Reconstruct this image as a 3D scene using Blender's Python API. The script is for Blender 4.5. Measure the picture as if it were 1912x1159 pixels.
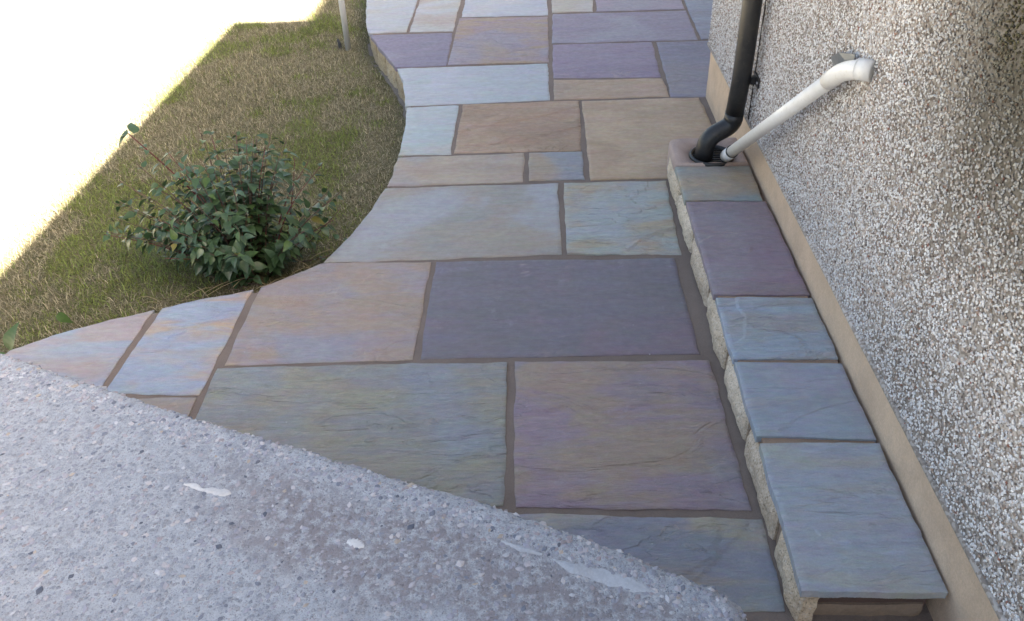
import bpy, math, random
import numpy as np
from mathutils import Vector, Matrix, Euler

# ------------------------------------------------------------------ camera, sky, sun, exposure
for o in list(bpy.data.objects):
    bpy.data.objects.remove(o, do_unlink=True)
scene = bpy.context.scene
col = scene.collection
rng = np.random.default_rng(7)
random.seed(7)

PITCH, YAW, ROLL, FPX, CAMH = 0.6467144, 0.0493238, -0.0461708, 1500.0, 1.6
fw = Vector((-math.sin(YAW) * math.cos(PITCH), math.cos(YAW) * math.cos(PITCH), -math.sin(PITCH)))
rt0 = fw.cross(Vector((0, 0, 1))).normalized()
up0 = rt0.cross(fw)
rt = math.cos(ROLL) * rt0 + math.sin(ROLL) * up0
up = -math.sin(ROLL) * rt0 + math.cos(ROLL) * up0
cam_data = bpy.data.cameras.new('camera')
cam = bpy.data.objects.new('camera', cam_data)
col.objects.link(cam)
M = Matrix((rt, up, -fw)).transposed().to_4x4()
M.translation = Vector((0, 0, CAMH))
cam.matrix_world = M
cam_data.sensor_width = 36.0
cam_data.lens = FPX / 1912.0 * 36.0
cam_data.clip_start = 0.02
cam_data.clip_end = 500
scene.camera = cam

KX, KY = 1.053, 0.695            # shadow run per metre of height, away from the wall / along it
to_sun = Vector((KX, -KY, 1.0)).normalized()
SUN_EL = math.asin(to_sun.z)
world = bpy.data.worlds.new('World')
scene.world = world
world.use_nodes = True
wn = world.node_tree
sky = wn.nodes.new('ShaderNodeTexSky')
sky.sky_type = 'NISHITA'
sky.sun_disc = False
sky.sun_elevation = SUN_EL
sky.sun_rotation = math.atan2(to_sun.x, to_sun.y)
sky.air_density = 1.0
sky.dust_density = 5.0
sky.ozone_density = 1.0
wn.links.new(sky.outputs[0], wn.nodes['Background'].inputs[0])
wn.nodes['Background'].inputs[1].default_value = 0.06
sun_data = bpy.data.lights.new('sun', 'SUN')
sun_data.energy = 5.0
sun_data.angle = math.radians(0.53)
sun_data.color = (1.0, 0.95, 0.87)
sun = bpy.data.objects.new('sun', sun_data)
col.objects.link(sun)
sun.rotation_euler = (-to_sun).to_track_quat('-Z', 'Y').to_euler()
scene.view_settings.view_transform = 'Standard'
scene.view_settings.look = 'None'
scene.view_settings.gamma = 1.0
scene.view_settings.use_curve_mapping = False
scene.view_settings.exposure = 3.16
scene.view_settings.use_white_balance = True      # camera balanced for open shade
scene.view_settings.white_balance_temperature = 7600
scene.view_settings.white_balance_tint = 10

# ------------------------------------------------------------------ helpers
def hash2(ix, iy, s):
    n = (ix * 374761393 + iy * 668265263 + s * 974711) & 0xffffffff
    n = ((n ^ (n >> 13)) * 1274126177) & 0xffffffff
    n = n ^ (n >> 16)
    return (n & 0xffffff) / float(0xffffff)

def vnoise(x, y, s=0):
    x = np.asarray(x, float); y = np.asarray(y, float)
    ix = np.floor(x).astype(np.int64); iy = np.floor(y).astype(np.int64)
    fx = x - ix; fy = y - iy
    fx = fx * fx * (3 - 2 * fx); fy = fy * fy * (3 - 2 * fy)
    a = hash2(ix, iy, s); b = hash2(ix + 1, iy, s); c = hash2(ix, iy + 1, s); d = hash2(ix + 1, iy + 1, s)
    return (a * (1 - fx) + b * fx) * (1 - fy) + (c * (1 - fx) + d * fx) * fy

def fbm(x, y, s=0, o=4):
    t = 0; a = 0.5; n = 0
    for k in range(o):
        t = t + a * vnoise(np.asarray(x) * 2 ** k, np.asarray(y) * 2 ** k, s + 17 * k); n += a; a *= 0.5
    return t / n

def fast_mesh(name, verts, faces, colors=None, smooth=False):
    """verts (n,3); faces (m,k) all with k corners."""
    verts = np.asarray(verts, np.float32); faces = np.asarray(faces, np.int32)
    me = bpy.data.meshes.new(name)
    me.vertices.add(len(verts)); me.vertices.foreach_set('co', verts.ravel())
    m, k = faces.shape
    me.loops.add(m * k); me.loops.foreach_set('vertex_index', faces.ravel())
    me.polygons.add(m)
    me.polygons.foreach_set('loop_start', np.arange(0, m * k, k, dtype=np.int32))
    me.polygons.foreach_set('loop_total', np.full(m, k, np.int32))
    me.update(calc_edges=True)
    if colors is not None:
        at = me.color_attributes.new('Col', 'FLOAT_COLOR', 'POINT')
        c = np.ones((len(verts), 4), np.float32); c[:, :3] = colors
        at.data.foreach_set('color', c.ravel())
    me.polygons.foreach_set('use_smooth', np.full(m, smooth))
    me.validate()
    return me

def pymesh(name, verts, faces, smooth=False):
    me = bpy.data.meshes.new(name)
    me.from_pydata([tuple(map(float, v)) for v in verts], [], faces)
    me.update()
    if smooth:
        me.polygons.foreach_set('use_smooth', np.full(len(me.polygons), True))
    return me

def obj(name, me, mat=None, parent=None, loc=(0, 0, 0), rot=None):
    o = bpy.data.objects.new(name, me)
    col.objects.link(o)
    o.location = loc
    if rot is not None:
        o.rotation_euler = rot
    if mat is not None and me is not None and len(me.materials) == 0:
        me.materials.append(mat)
    if parent is not None:
        o.parent = parent
    return o

def tag(o, label=None, cat=None, group=None, kind=None):
    if label: o['label'] = label
    if cat: o['category'] = cat
    if group: o['group'] = group
    if kind: o['kind'] = kind
    return o

def box_data(x0, x1, y0, y1, z0, z1):
    v = [(x, y, z) for z in (z0, z1) for y in (y0, y1) for x in (x0, x1)]
    f = [(0, 2, 3, 1), (4, 5, 7, 6), (0, 1, 5, 4), (2, 6, 7, 3), (0, 4, 6, 2), (1, 3, 7, 5)]
    return v, f

def tube_data(pts, rad, n=20, cap=True):
    """swept tube through pts with radius per point."""
    pts = [Vector(p) for p in pts]
    if not hasattr(rad, '__len__'): rad = [rad] * len(pts)
    V = []; F = []
    prev = None
    for i, p in enumerate(pts):
        if i == 0: t = pts[1] - pts[0]
        elif i == len(pts) - 1: t = pts[-1] - pts[-2]
        else: t = (pts[i + 1] - pts[i]).normalized() + (pts[i] - pts[i - 1]).normalized()
        t.normalize()
        if prev is None:
            a = Vector((0, 0, 1)) if abs(t.z) < 0.9 else Vector((1, 0, 0))
            u = t.cross(a).normalized()
        else:
            u = (prev - t * prev.dot(t)).normalized()
        prev = u
        w = t.cross(u)
        for k in range(n):
            an = 2 * math.pi * k / n
            V.append(p + (u * math.cos(an) + w * math.sin(an)) * rad[i])
    for i in range(len(pts) - 1):
        for k in range(n):
            a = i * n + k; b = i * n + (k + 1) % n
            F.append((a, b, b + n, a + n))
    if cap:
        F.append(tuple(reversed(range(n))))
        F.append(tuple(range((len(pts) - 1) * n, len(pts) * n)))
    return V, F

def smooth_path(pts, r=0.03, n=6):
    """fillet the corners of a polyline."""
    pts = [Vector(p) for p in pts]
    out = [pts[0]]
    for i in range(1, len(pts) - 1):
        a, b, c = pts[i - 1], pts[i], pts[i + 1]
        d1 = min(r, (a - b).length * 0.48); d2 = min(r, (c - b).length * 0.48)
        p = b + (a - b).normalized() * d1; q = b + (c - b).normalized() * d2
        for k in range(n + 1):
            t = k / n
            out.append(p * (1 - t) ** 2 + b * 2 * t * (1 - t) + q * t * t)
    out.append(pts[-1])
    return out

def resample(poly, n):
    p = np.array(poly, float)
    d = np.r_[0, np.cumsum(np.linalg.norm(np.diff(p, axis=0), axis=1))]
    t = np.asarray(n) * d[-1] if hasattr(n, '__len__') else np.linspace(0, d[-1], n)
    return np.stack([np.interp(t, d, p[:, k]) for k in range(p.shape[1])], 1)

def srgb(r, g, b, gain=(1, 1, 1)):
    def f(c):
        c /= 255.0
        return c / 12.92 if c <= 0.04045 else ((c + 0.055) / 1.055) ** 2.4
    return tuple(min(0.85, f(c) * k) for c, k in zip((r, g, b), gain)) + (1.0,)

# ------------------------------------------------------------------ materials
class NT:
    def __init__(s, name):
        s.m = bpy.data.materials.new(name); s.m.use_nodes = True
        s.t = s.m.node_tree; s.b = s.t.nodes['Principled BSDF']
    def n(s, typ, **kw):
        nd = s.t.nodes.new('ShaderNode' + typ)
        for k, v in kw.items():
            if k.startswith('i_'):
                key = k[2:]
                nd.inputs[int(key) if key.isdigit() else key].default_value = v
            else: setattr(nd, k, v)
        return nd
    def l(s, a, b): s.t.links.new(a, b)
    def coords(s, scale=(1, 1, 1), rot=(0, 0, 0), loc=(0, 0, 0)):
        tc = s.n('TexCoord'); mp = s.n('Mapping')
        mp.inputs['Scale'].default_value = scale; mp.inputs['Rotation'].default_value = rot; mp.inputs['Location'].default_value = loc
        s.l(tc.outputs['Object'], mp.inputs[0]); return mp.outputs[0]
    def noise(s, v, scale, detail=4, rough=0.55, dist=0.0):
        nd = s.n('TexNoise'); nd.inputs['Scale'].default_value = scale; nd.inputs['Detail'].default_value = detail
        nd.inputs['Roughness'].default_value = rough; nd.inputs['Distortion'].default_value = dist
        s.l(v, nd.inputs['Vector']); return nd.outputs[0]
    def rng(s, v, a, b, c=0.0, d=1.0, smooth=False):
        nd = s.n('MapRange'); nd.interpolation_type = 'SMOOTHSTEP' if smooth else 'LINEAR'
        for i, q in enumerate((a, b, c, d)): nd.inputs[i + 1].default_value = q
        s.l(v, nd.inputs[0]); return nd.outputs[0]
    def mix(s, f, a, b, mode='MIX'):
        nd = s.n('Mix', data_type='RGBA', blend_type=mode)
        if isinstance(f, (int, float)): nd.inputs[0].default_value = f
        else: s.l(f, nd.inputs[0])
        for q, i in ((a, 6), (b, 7)):
            if isinstance(q, tuple): nd.inputs[i].default_value = q
            else: s.l(q, nd.inputs[i])
        return nd.outputs[2]
    def math(s, op, a, b=0.0, c=0.0):
        nd = s.n('Math', operation=op)
        for i, q in enumerate((a, b, c)):
            if isinstance(q, (int, float)): nd.inputs[i].default_value = q
            else: s.l(q, nd.inputs[i])
        return nd.outputs[0]
    def bump(s, h, strength, dist, prev=None):
        nd = s.n('Bump'); nd.inputs['Strength'].default_value = strength; nd.inputs['Distance'].default_value = dist
        s.l(h, nd.inputs['Height'])
        if prev is not None: s.l(prev, nd.inputs['Normal'])
        return nd.outputs[0]
    def out(s, color=None, rough=None, normal=None, spec=None, metal=None):
        for k, v in (('Base Color', color), ('Roughness', rough), ('Normal', normal), ('Specular IOR Level', spec), ('Metallic', metal)):
            if v is None: continue
            if isinstance(v, (int, float, tuple)): s.b.inputs[k].default_value = v
            else: s.l(v, s.b.inputs[k])
        return s.m

GAIN = (1.0, 1.0, 1.0)      # photographed stone colour -> base colour under this light

def muted(c, k=0.36, lift=1.0):
    m = sum(c) / 3.0
    k = 0.30 if c[2] > c[0] else -0.22
    return tuple(min(245, (q * (1 - k) + m * k) * lift) for q in c)

def sandstone(name, c1, c2, c3, ang=0.3, seed=0, ledge=3.0, stretch=3.2, patch=(0.48, 0.66), band=(0.40, 0.60), gain=None, lift=1.0):
    g = gain or GAIN
    C1, C2, C3 = (srgb(*muted(c, 0.36, lift), g) for c in (c1, c2, c3))
    rv = max(0.25, min(1.0, (ledge - 1.2) / 3.2))
    t = NT(name)
    v0 = t.coords(loc=(seed * 3.7, seed * 1.9, 0))
    v = t.coords(scale=(1, stretch, 1), rot=(0, 0, ang), loc=(seed * 2.3, seed * 5.1, 0))
    n1 = t.noise(v, 2.6, 5, 0.55, 0.7)
    n2 = t.noise(v0, 2.1, 4, 0.5, 0.9)
    colr = t.mix(t.rng(n1, *band, smooth=True), C1, C2)
    colr = t.mix(t.rng(n2, *patch, smooth=True), colr, C3)
    # bedding streaks
    vs = t.coords(scale=(1, 9, 1), rot=(0, 0, ang), loc=(seed, seed * 2.2, 0))
    st = t.noise(vs, 7, 5, 0.6, 0.4)
    colr = t.mix(t.rng(st, 0.25, 0.75, 0.0, 0.55), colr, t.mix(0.5, colr, (1.25, 1.2, 1.15, 1), 'MULTIPLY'))
    dk = t.rng(st, 0.5, 0.72, 0.0, 0.18 * rv)
    colr = t.mix(dk, colr, (0.55, 0.53, 0.55, 1), 'MULTIPLY')
    # grain
    gr = t.noise(v0, 260, 2, 0.6)
    colr = t.mix(t.rng(gr, 0.3, 0.7, 0.0, 0.30), colr, t.mix(1.0, colr, (0.62, 0.62, 0.64, 1), 'MULTIPLY'))
    gm = t.noise(v0, 38, 4, 0.6)
    colr = t.mix(t.rng(gm, 0.35, 0.7, 0.0, 0.25), colr, t.mix(1.0, colr, (0.75, 0.75, 0.76, 1), 'MULTIPLY'))
    # mottling of several hues
    mt = t.n('TexNoise'); mt.inputs['Scale'].default_value = 30; mt.inputs['Detail'].default_value = 5; mt.inputs['Roughness'].default_value = 0.7
    t.l(v, mt.inputs['Vector'])
    colr = t.mix(0.16, colr, mt.outputs['Color'], 'OVERLAY')
    mt2 = t.n('TexNoise'); mt2.inputs['Scale'].default_value = 5.5; mt2.inputs['Detail'].default_value = 6; mt2.inputs['Roughness'].default_value = 0.62
    t.l(v, mt2.inputs['Vector'])
    colr = t.mix(0.12, colr, mt2.outputs['Color'], 'OVERLAY')
    colr = t.mix(t.rng(t.noise(v, 11, 6, 0.68, 0.6), 0.36, 0.66, 0, 0.42), colr, t.mix(1.0, colr, (0.66, 0.66, 0.68, 1), 'MULTIPLY'))
    sf = t.noise(t.coords(scale=(1, 3, 1), rot=(0, 0, 0.2), loc=(seed * 4.4, seed, 0)), 48, 2, 0.5)
    sfm = t.math('MULTIPLY', t.rng(sf, 0.74, 0.80, 0, 0.7), t.rng(n2, 0.48, 0.58, 0, 1))
    colr = t.mix(sfm, colr, srgb(215, 218, 222, g))
    # riven ledges: contours of a stretched noise
    vl = t.coords(scale=(1, stretch * 0.8, 1), rot=(0, 0, ang + 0.15), loc=(seed * 9.3, seed * 4.1, 0))
    nl = t.noise(vl, 1.9, 6, 0.55, 0.8)
    tt = t.math('MULTIPLY', nl, ledge * 1.5)
    fr = t.math('FRACT', tt)
    step = t.math('ADD', t.math('FLOOR', tt), t.rng(fr, 0.80, 1.0, 0, 1, True))
    edge = t.math('MULTIPLY', t.rng(fr, 0.86, 0.95, 0, 1, True), t.rng(fr, 0.95, 1.0, 1, 0, True))
    msk = t.rng(t.noise(v0, 4.5, 3), 0.50, 0.66, 0, 0.20, True)
    colr = t.mix(t.math('MULTIPLY', edge, msk), colr, srgb(196, 178, 158, g))
    # lime bloom and scuffs
    bl = t.noise(v0, 9, 5, 0.7)
    colr = t.mix(t.rng(bl, 0.60, 0.80, 0, 0.28), colr, srgb(190, 192, 200, g))
    # fine ripple of the riven bedding, bent across the slab
    vr = t.coords(scale=(1, 5, 1), rot=(0, 0, ang - 0.1), loc=(seed * 1.3, seed * 7.7, 0))
    rp = t.noise(vr, 15, 6, 0.62, 1.4)
    colr = t.mix(t.rng(rp, 0.42, 0.66, 0, 0.26 * rv), colr, t.mix(1.0, colr, (0.72, 0.72, 0.74, 1), 'MULTIPLY'))
    colr = t.mix(t.rng(rp, 0.44, 0.30, 0, 0.5 * rv), colr, t.mix(1.0, colr, (1.30, 1.24, 1.16, 1), 'MULTIPLY'))
    crk = t.math('ABSOLUTE', t.math('SUBTRACT', t.noise(vl, 1.5, 7, 0.6, 1.0), 0.5))
    crl = t.math('MULTIPLY', t.rng(crk, 0.010, 0.0, 0, 1, True), t.rng(t.noise(v0, 2.3, 2), 0.56, 0.64, 0, 1, True))
    colr = t.mix(t.math('MULTIPLY', crl, 0.10), colr, (0.05, 0.045, 0.05, 1))
    b = t.bump(step, 0.9, 0.0045 * (0.4 + 0.6 * rv))
    b = t.bump(st, 0.6, 0.0055 * rv, b)
    b = t.bump(rp, 0.85, 0.008 * rv, b)
    b = t.bump(gm, 0.4, 0.002, b)
    b = t.bump(gr, 0.45, 0.0008, b)
    b = t.bump(crl, -0.35, 0.002, b)
    rg = t.rng(gm, 0.3, 0.7, 0.50, 0.72)
    return t.out(colr, rg, b, 0.42)

def mortar(name, rgb, rough=0.85, gain=None, scale=60):
    t = NT(name); v = t.coords()
    a = t.noise(v, scale * 4, 3, 0.6); b_ = t.noise(v, 7, 4, 0.6); c_ = t.noise(v, scale * 0.6, 4, 0.6)
    base = srgb(*rgb, gain or GAIN)
    c = t.mix(t.rng(b_, 0.3, 0.72, 0, 0.6), base, tuple(q * k for q, k in zip(base[:3], (0.66, 0.64, 0.64))) + (1,))
    c = t.mix(t.rng(a, 0.35, 0.7, 0, 0.4), c, t.mix(1.0, c, (0.6, 0.6, 0.6, 1), 'MULTIPLY'))
    c = t.mix(t.rng(a, 0.66, 0.74, 0, 0.35), c, tuple(min(1, q * 1.8) for q in base[:3]) + (1,))
    n = t.bump(c_, 0.6, 0.006)
    n = t.bump(t.noise(v, 14, 3, 0.5), 0.5, 0.012, n)
    n = t.bump(a, 0.6, 0.0016, n)
    return t.out(c, rough, n, 0.25)

def rockface(name, rgb, seed):
    t = NT(name); v = t.coords(loc=(seed, seed * 2, 0))
    a = t.noise(v, 30, 6, 0.65); b_ = t.noise(v, 180, 3, 0.7)
    base = srgb(*rgb, GAIN)
    c = t.mix(t.rng(a, 0.3, 0.7, 0, 0.8), base, tuple(q * k for q, k in zip(base[:3], (0.62, 0.58, 0.52))) + (1,))
    c = t.mix(t.rng(b_, 0.55, 0.68, 0, 0.55), c, tuple(min(.8, q * 1.7) for q in base[:3]) + (1,))
    c = t.mix(t.rng(b_, 0.46, 0.30, 0, 0.75), c, (0.10, 0.085, 0.07, 1))
    d_ = t.noise(v, 75, 4, 0.7)
    c = t.mix(t.rng(d_, 0.42, 0.28, 0, 0.7), c, (0.20, 0.15, 0.10, 1))
    n = t.bump(a, 0.9, 0.010); n = t.bump(d_, 0.9, 0.006, n); n = t.bump(b_, 0.9, 0.003, n)
    return t.out(c, 0.9, n, 0.2)

def plastic(name, c, rough, dirt=0.15, dirtcol=(0.25, 0.22, 0.18, 1)):
    t = NT(name); v = t.coords()
    a = t.noise(v, 9, 5, 0.65); b_ = t.noise(v, 90, 3, 0.6)
    k = t.mix(t.rng(a, 0.45, 0.8, 0, dirt), c, dirtcol)
    k = t.mix(t.rng(b_, 0.55, 0.75, 0, dirt), k, dirtcol)
    n = t.bump(b_, 0.15, 0.0008)
    return t.out(k, t.rng(a, 0.3, 0.7, rough * 0.8, rough * 1.25), n, 0.5)

def attr_mat(name, rough=0.8, transl=0.0, spec=0.3, bumpscale=None):
    t = NT(name)
    a = t.n('Attribute', attribute_name='Col')
    t.out(a.outputs[0], rough, None, spec)
    if bumpscale:
        t.l(t.bump(t.noise(t.coords(), bumpscale, 3, 0.6), 0.4, 0.001), t.b.inputs['Normal'])
    if transl > 0:
        tr = t.n('BsdfTranslucent'); mx = t.n('MixShader'); mx.inputs[0].default_value = transl
        t.l(a.outputs[0], tr.inputs[0]); t.l(t.b.outputs[0], mx.inputs[1]); t.l(tr.outputs[0], mx.inputs[2])
        t.l(mx.outputs[0], t.t.nodes['Material Output'].inputs[0])
    return t.m

# ------------------------------------------------------------------ measured layout (metres; x from the camera towards the house wall, y along it)
SLABS=[
    ('A1', [(-0.087, 1.855), (-0.08, 1.304)], [(0.492, 1.848), (0.5, 1.29)]),
    ('A0', [(-1.004, 1.847), (-1.003, 1.325)], [(-0.113, 1.851), (-0.111, 1.314)]),
    ('Z1', [(-0.088, 1.277), (-0.094, 1.022)], [(0.522, 1.259), (0.516, 1.017)]),
    ('B1', [(-0.384, 2.418), (-0.381, 1.882)], [(0.467, 2.41), (0.471, 1.886)]),
    ('B0', [(-0.989, 2.273), (-0.904, 2.336), (-0.806, 2.422), (-0.406, 2.415)], [(-0.991, 1.864), (-0.405, 1.877)]),
    ('C1', [(-1.298, 2.166), (-1.156, 2.22), (-1.018, 2.261)], [(-1.32, 1.744), (-1.024, 1.732)]),
    ('C0', [(-1.72, 1.95), (-1.611, 2.025), (-1.463, 2.098), (-1.326, 2.154)], [(-1.763, 1.757), (-1.343, 1.745)]),
    ('K1', [(-1.331, 1.717), (-1.342, 1.328)], [(-1.029, 1.714), (-1.023, 1.325)]),
    ('K0', [(-1.763, 1.729), (-1.687, 1.331)], [(-1.354, 1.717), (-1.362, 1.328)]),
    ('D0', [(-0.653, 2.981), (-0.689, 2.787), (-0.732, 2.607), (-0.796, 2.428)], [(0.066, 2.989), (0.067, 2.452)]),
    ('D1', [(0.095, 2.988), (0.091, 2.451)], [(0.514, 2.991), (0.494, 2.437)]),
    ('E0', [(-0.642, 3.264), (-0.64, 3.13), (-0.647, 3.0)], [(-0.074, 3.276), (-0.079, 3.015)]),
    ('E1', [(-0.053, 3.28), (-0.052, 3.023)], [(0.183, 3.278), (0.177, 3.022)]),
    ('E2', [(-0.672, 3.826), (-0.649, 3.6), (-0.641, 3.44), (-0.641, 3.29)], [(-0.41, 3.829), (-0.406, 3.288)]),
    ('E3', [(-0.384, 3.834), (-0.39, 3.298)], [(0.191, 3.842), (0.179, 3.294)]),
    ('E4', [(0.21, 3.841), (0.206, 3.016)], [(0.79, 3.849), (0.799, 3.234), (0.801, 3.02)]),
    ('F0', [(-0.792, 4.369), (-0.739, 4.19), (-0.7, 4.001), (-0.68, 3.846)], [(0.043, 4.385), (0.047, 3.873)]),
    ('F1', [(0.074, 4.137), (0.071, 3.871)], [(0.644, 4.118), (0.643, 3.88)]),
    ('F2', [(0.078, 4.689), (0.072, 4.168)], [(0.654, 4.684), (0.636, 4.141)]),
    ('F3', [(0.682, 4.682), (0.658, 3.872)], [(1.215, 4.672), (1.121, 3.854)]),
    ('G0', [(-1.043, 4.961), (-0.932, 4.692), (-0.805, 4.394)], [(-0.534, 4.955), (-0.522, 4.397)]),
    ('G1', [(-0.509, 5.235), (-0.511, 4.404)], [(0.058, 5.224), (0.049, 4.41)]),
    ('G2', [(0.089, 5.265), (0.079, 4.716)], [(0.938, 5.257), (0.923, 4.707)]),
    ('G3', [(0.987, 5.985), (0.955, 5.323), (0.946, 4.714)], [(1.346, 5.997), (1.242, 4.725)]),
    ('H0', [(-1.27, 6.254), (-1.161, 5.53), (-1.111, 5.228), (-1.054, 4.992)], [(-0.851, 6.204), (-0.826, 5.495), (-0.825, 5.002)]),
    ('H1', [(-0.826, 6.201), (-0.808, 5.493), (-0.801, 4.999)], [(-0.538, 6.167), (-0.533, 5.465), (-0.531, 4.995)]),
    ('H2', [(-0.506, 6.163), (-0.494, 5.267)], [(0.062, 6.095), (0.055, 5.257)]),
    ('H3', [(0.097, 6.091), (0.087, 5.298)], [(0.381, 6.057), (0.348, 5.294)]),
    ('H4', [(0.408, 6.054), (0.372, 5.292)], [(0.953, 5.989), (0.933, 5.291)]),
]
STEP=[
    ('S1', [(0.529, 2.875), (0.528, 2.615)], [(0.816, 2.87), (0.804, 2.603)]),
    ('S2', [(0.532, 2.599), (0.531, 2.027)], [(0.815, 2.59), (0.818, 2.019)]),
    ('S3', [(0.531, 2.01), (0.529, 1.724)], [(0.822, 1.999), (0.817, 1.718)]),
    ('S4', [(0.529, 1.705), (0.527, 1.425)], [(0.826, 1.692), (0.82, 1.41)]),
    ('S5', [(0.531, 1.398), (0.526, 0.987)], [(0.825, 1.392), (0.819, 0.983)]),
]
CURVE= [(-1.803, 1.856), (-1.72, 1.95), (-1.611, 2.025), (-1.463, 2.098), (-1.326, 2.154), (-1.156, 2.22), (-0.989, 2.273), (-0.904, 2.336), (-0.806, 2.422), (-0.732, 2.607), (-0.689, 2.787), (-0.653, 2.981), (-0.64, 3.13), (-0.641, 3.29), (-0.641, 3.44), (-0.649, 3.6), (-0.672, 3.826), (-0.7, 4.001), (-0.739, 4.19), (-0.792, 4.369), (-0.932, 4.692), (-1.043, 4.961), (-1.111, 5.228), (-1.161, 5.53), (-1.27, 6.254)]
CONC= [(-2.0, 1.783), (-1.71, 1.697), (-1.427, 1.592), (-1.161, 1.481), (-0.917, 1.377), (-0.699, 1.297), (-0.496, 1.22), (-0.272, 1.136), (-0.072, 1.061), (0.097, 0.987), (0.247, 0.913), (0.311, 0.881), (0.341, 0.862), (0.355, 0.835), (0.356, 0.805)]
ZL = -0.165                      # lawn level; patio paving tops at 0
XW = 0.814                       # house wall face (pebbledash backing)
CURVE_NP = np.array(CURVE)

def lawn_z(x, y):
    return ZL + 0.022 * (fbm(np.asarray(x) * 1.3, np.asarray(y) * 1.3, 5) - 0.5)

# ---- ground sheet, one mesh out to the horizon
gx = np.unique(np.r_[-120, -60, -30, -15, -9, np.arange(-6, 1.6, 0.1), 3, 8, 20, 50, 120])
gy = np.unique(np.r_[-120, -60, -30, -12, -5, -1, np.arange(1.0, 9.0, 0.1), 12, 20, 40, 80, 160])
X, Y = np.meshgrid(gx, gy)
Z = lawn_z(X, Y)
V = np.stack([X.ravel(), Y.ravel(), Z.ravel()], 1)
nx = len(gx); idx = np.arange(len(gx) * len(gy)).reshape(len(gy), nx)
F = np.stack([idx[:-1, :-1].ravel(), idx[:-1, 1:].ravel(), idx[1:, 1:].ravel(), idx[1:, :-1].ravel()], 1)
t = NT('turf_soil'); v = t.coords()
a = t.noise(v, 2.2, 5, 0.6); b_ = t.noise(v, 130, 4, 0.7); c_ = t.noise(v, 30, 4, 0.6)
c = t.mix(t.rng(a, 0.38, 0.62, 0, 1, True), (0.110, 0.105, 0.055, 1), (0.18, 0.165, 0.105, 1))
c = t.mix(t.rng(c_, 0.42, 0.6, 0, 0.7), c, (0.070, 0.085, 0.026, 1))
c = t.mix(t.rng(b_, 0.4, 0.7, 0, 0.8), c, (0.26, 0.22, 0.14, 1))
c = t.mix(t.rng(b_, 0.45, 0.3, 0, 0.8), c, (0.035, 0.032, 0.018, 1))
# sunlight put into the turf colour: paler beyond the house's shadow edge
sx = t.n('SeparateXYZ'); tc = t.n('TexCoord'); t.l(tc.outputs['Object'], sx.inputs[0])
sun_pale = t.rng(sx.outputs[0], -2.15, -2.5, 0.0, 1.0, True)
sun_pale = t.math('MAXIMUM', sun_pale, t.math('MULTIPLY', t.rng(sx.outputs[1], 5.75, 6.0, 0, 1, True), t.rng(sx.outputs[0], -1.64, -1.82, 0, 1, True)))
c = t.mix(sun_pale, c, t.mix(t.rng(b_, 0.3, 0.7), (0.56, 0.54, 0.46, 1), (0.66, 0.63, 0.55, 1)))
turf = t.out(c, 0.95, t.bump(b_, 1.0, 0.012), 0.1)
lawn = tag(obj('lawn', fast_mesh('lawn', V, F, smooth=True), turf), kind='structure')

# ---- patio bed (mortar) following the curved edge
m_mortar = mortar('pointing_mortar', (132, 120, 112))
edge_in = []
for i, p in enumerate(CURVE_NP):
    q0 = CURVE_NP[max(0, i - 1)]; q1 = CURVE_NP[min(len(CURVE_NP) - 1, i + 1)]
    d = (q1 - q0) / np.linalg.norm(q1 - q0)
    edge_in.append(p + np.array([d[1], -d[0]]) * 0.020)
poly = [tuple(p) for p in edge_in] + [(3.3, 6.25), (3.3, 3.9), (0.86, 3.9), (0.86, -1.5), (-2.1, -1.5), (-2.1, 1.7)]
nb = len(poly)
vb = [(x, y, -0.0042) for x, y in poly] + [(x, y, -0.40) for x, y in poly]
fb = [tuple(reversed(range(nb)))] + [(i, (i + 1) % nb, nb + (i + 1) % nb, nb + i) for i in range(nb)]
patio = tag(obj('patio', pymesh('patio', vb, fb), m_mortar), kind='structure')

LEDGES = {   # real steps in the riven face: (curve, axis, height on the near/left side)
 'D1': [([(0.09, 2.40), (0.283, 2.444), (0.305, 2.465), (0.337, 2.5), (0.371, 2.543), (0.419, 2.578), (0.464, 2.607), (0.52, 2.62)], 'y', 0.0045),
        ([(0.08, 2.585), (0.176, 2.603), (0.277, 2.607), (0.38, 2.626), (0.52, 2.613)], 'y', -0.0025)],
 'Z1': [([(0.402, 1.27), (0.412, 1.236), (0.412, 1.213), (0.393, 1.19), (0.395, 1.153), (0.362, 1.121), (0.32, 1.08), (0.2, 1.0)], 'x', 0.0034),
        ([(0.473, 1.27), (0.458, 1.236), (0.459, 1.213), (0.425, 1.182), (0.3, 1.10), (0.2, 1.0)], 'x', 0.0022)],
 'S3': [([(0.587, 2.02), (0.589, 1.965), (0.594, 1.911), (0.579, 1.823), (0.541, 1.787), (0.50, 1.72)], 'x', -0.004)],
 'S5': [([(0.50, 1.16), (0.59, 1.142), (0.600, 1.121), (0.655, 1.103), (0.75, 1.112), (0.83, 1.13)], 'y', 0.003)],
 'A1': [([(-0.10, 1.62), (0.05, 1.655), (0.22, 1.64), (0.36, 1.69), (0.52, 1.735)], 'y', 0.003), ([(-0.10, 1.40), (0.1, 1.44), (0.3, 1.43), (0.52, 1.50)], 'y', 0.002)],
 'E3': [([(-0.40, 3.50), (-0.2, 3.60), (0.0, 3.66), (0.2, 3.78)], 'y', 0.003), ([(-0.40, 3.36), (-0.1, 3.40), (0.05, 3.48), (0.2, 3.55)], 'y', 0.003)],
 'A0': [([(-1.01, 1.55), (-0.7, 1.60), (-0.4, 1.58), (-0.1, 1.66)], 'y', 0.002)],
}
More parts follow.
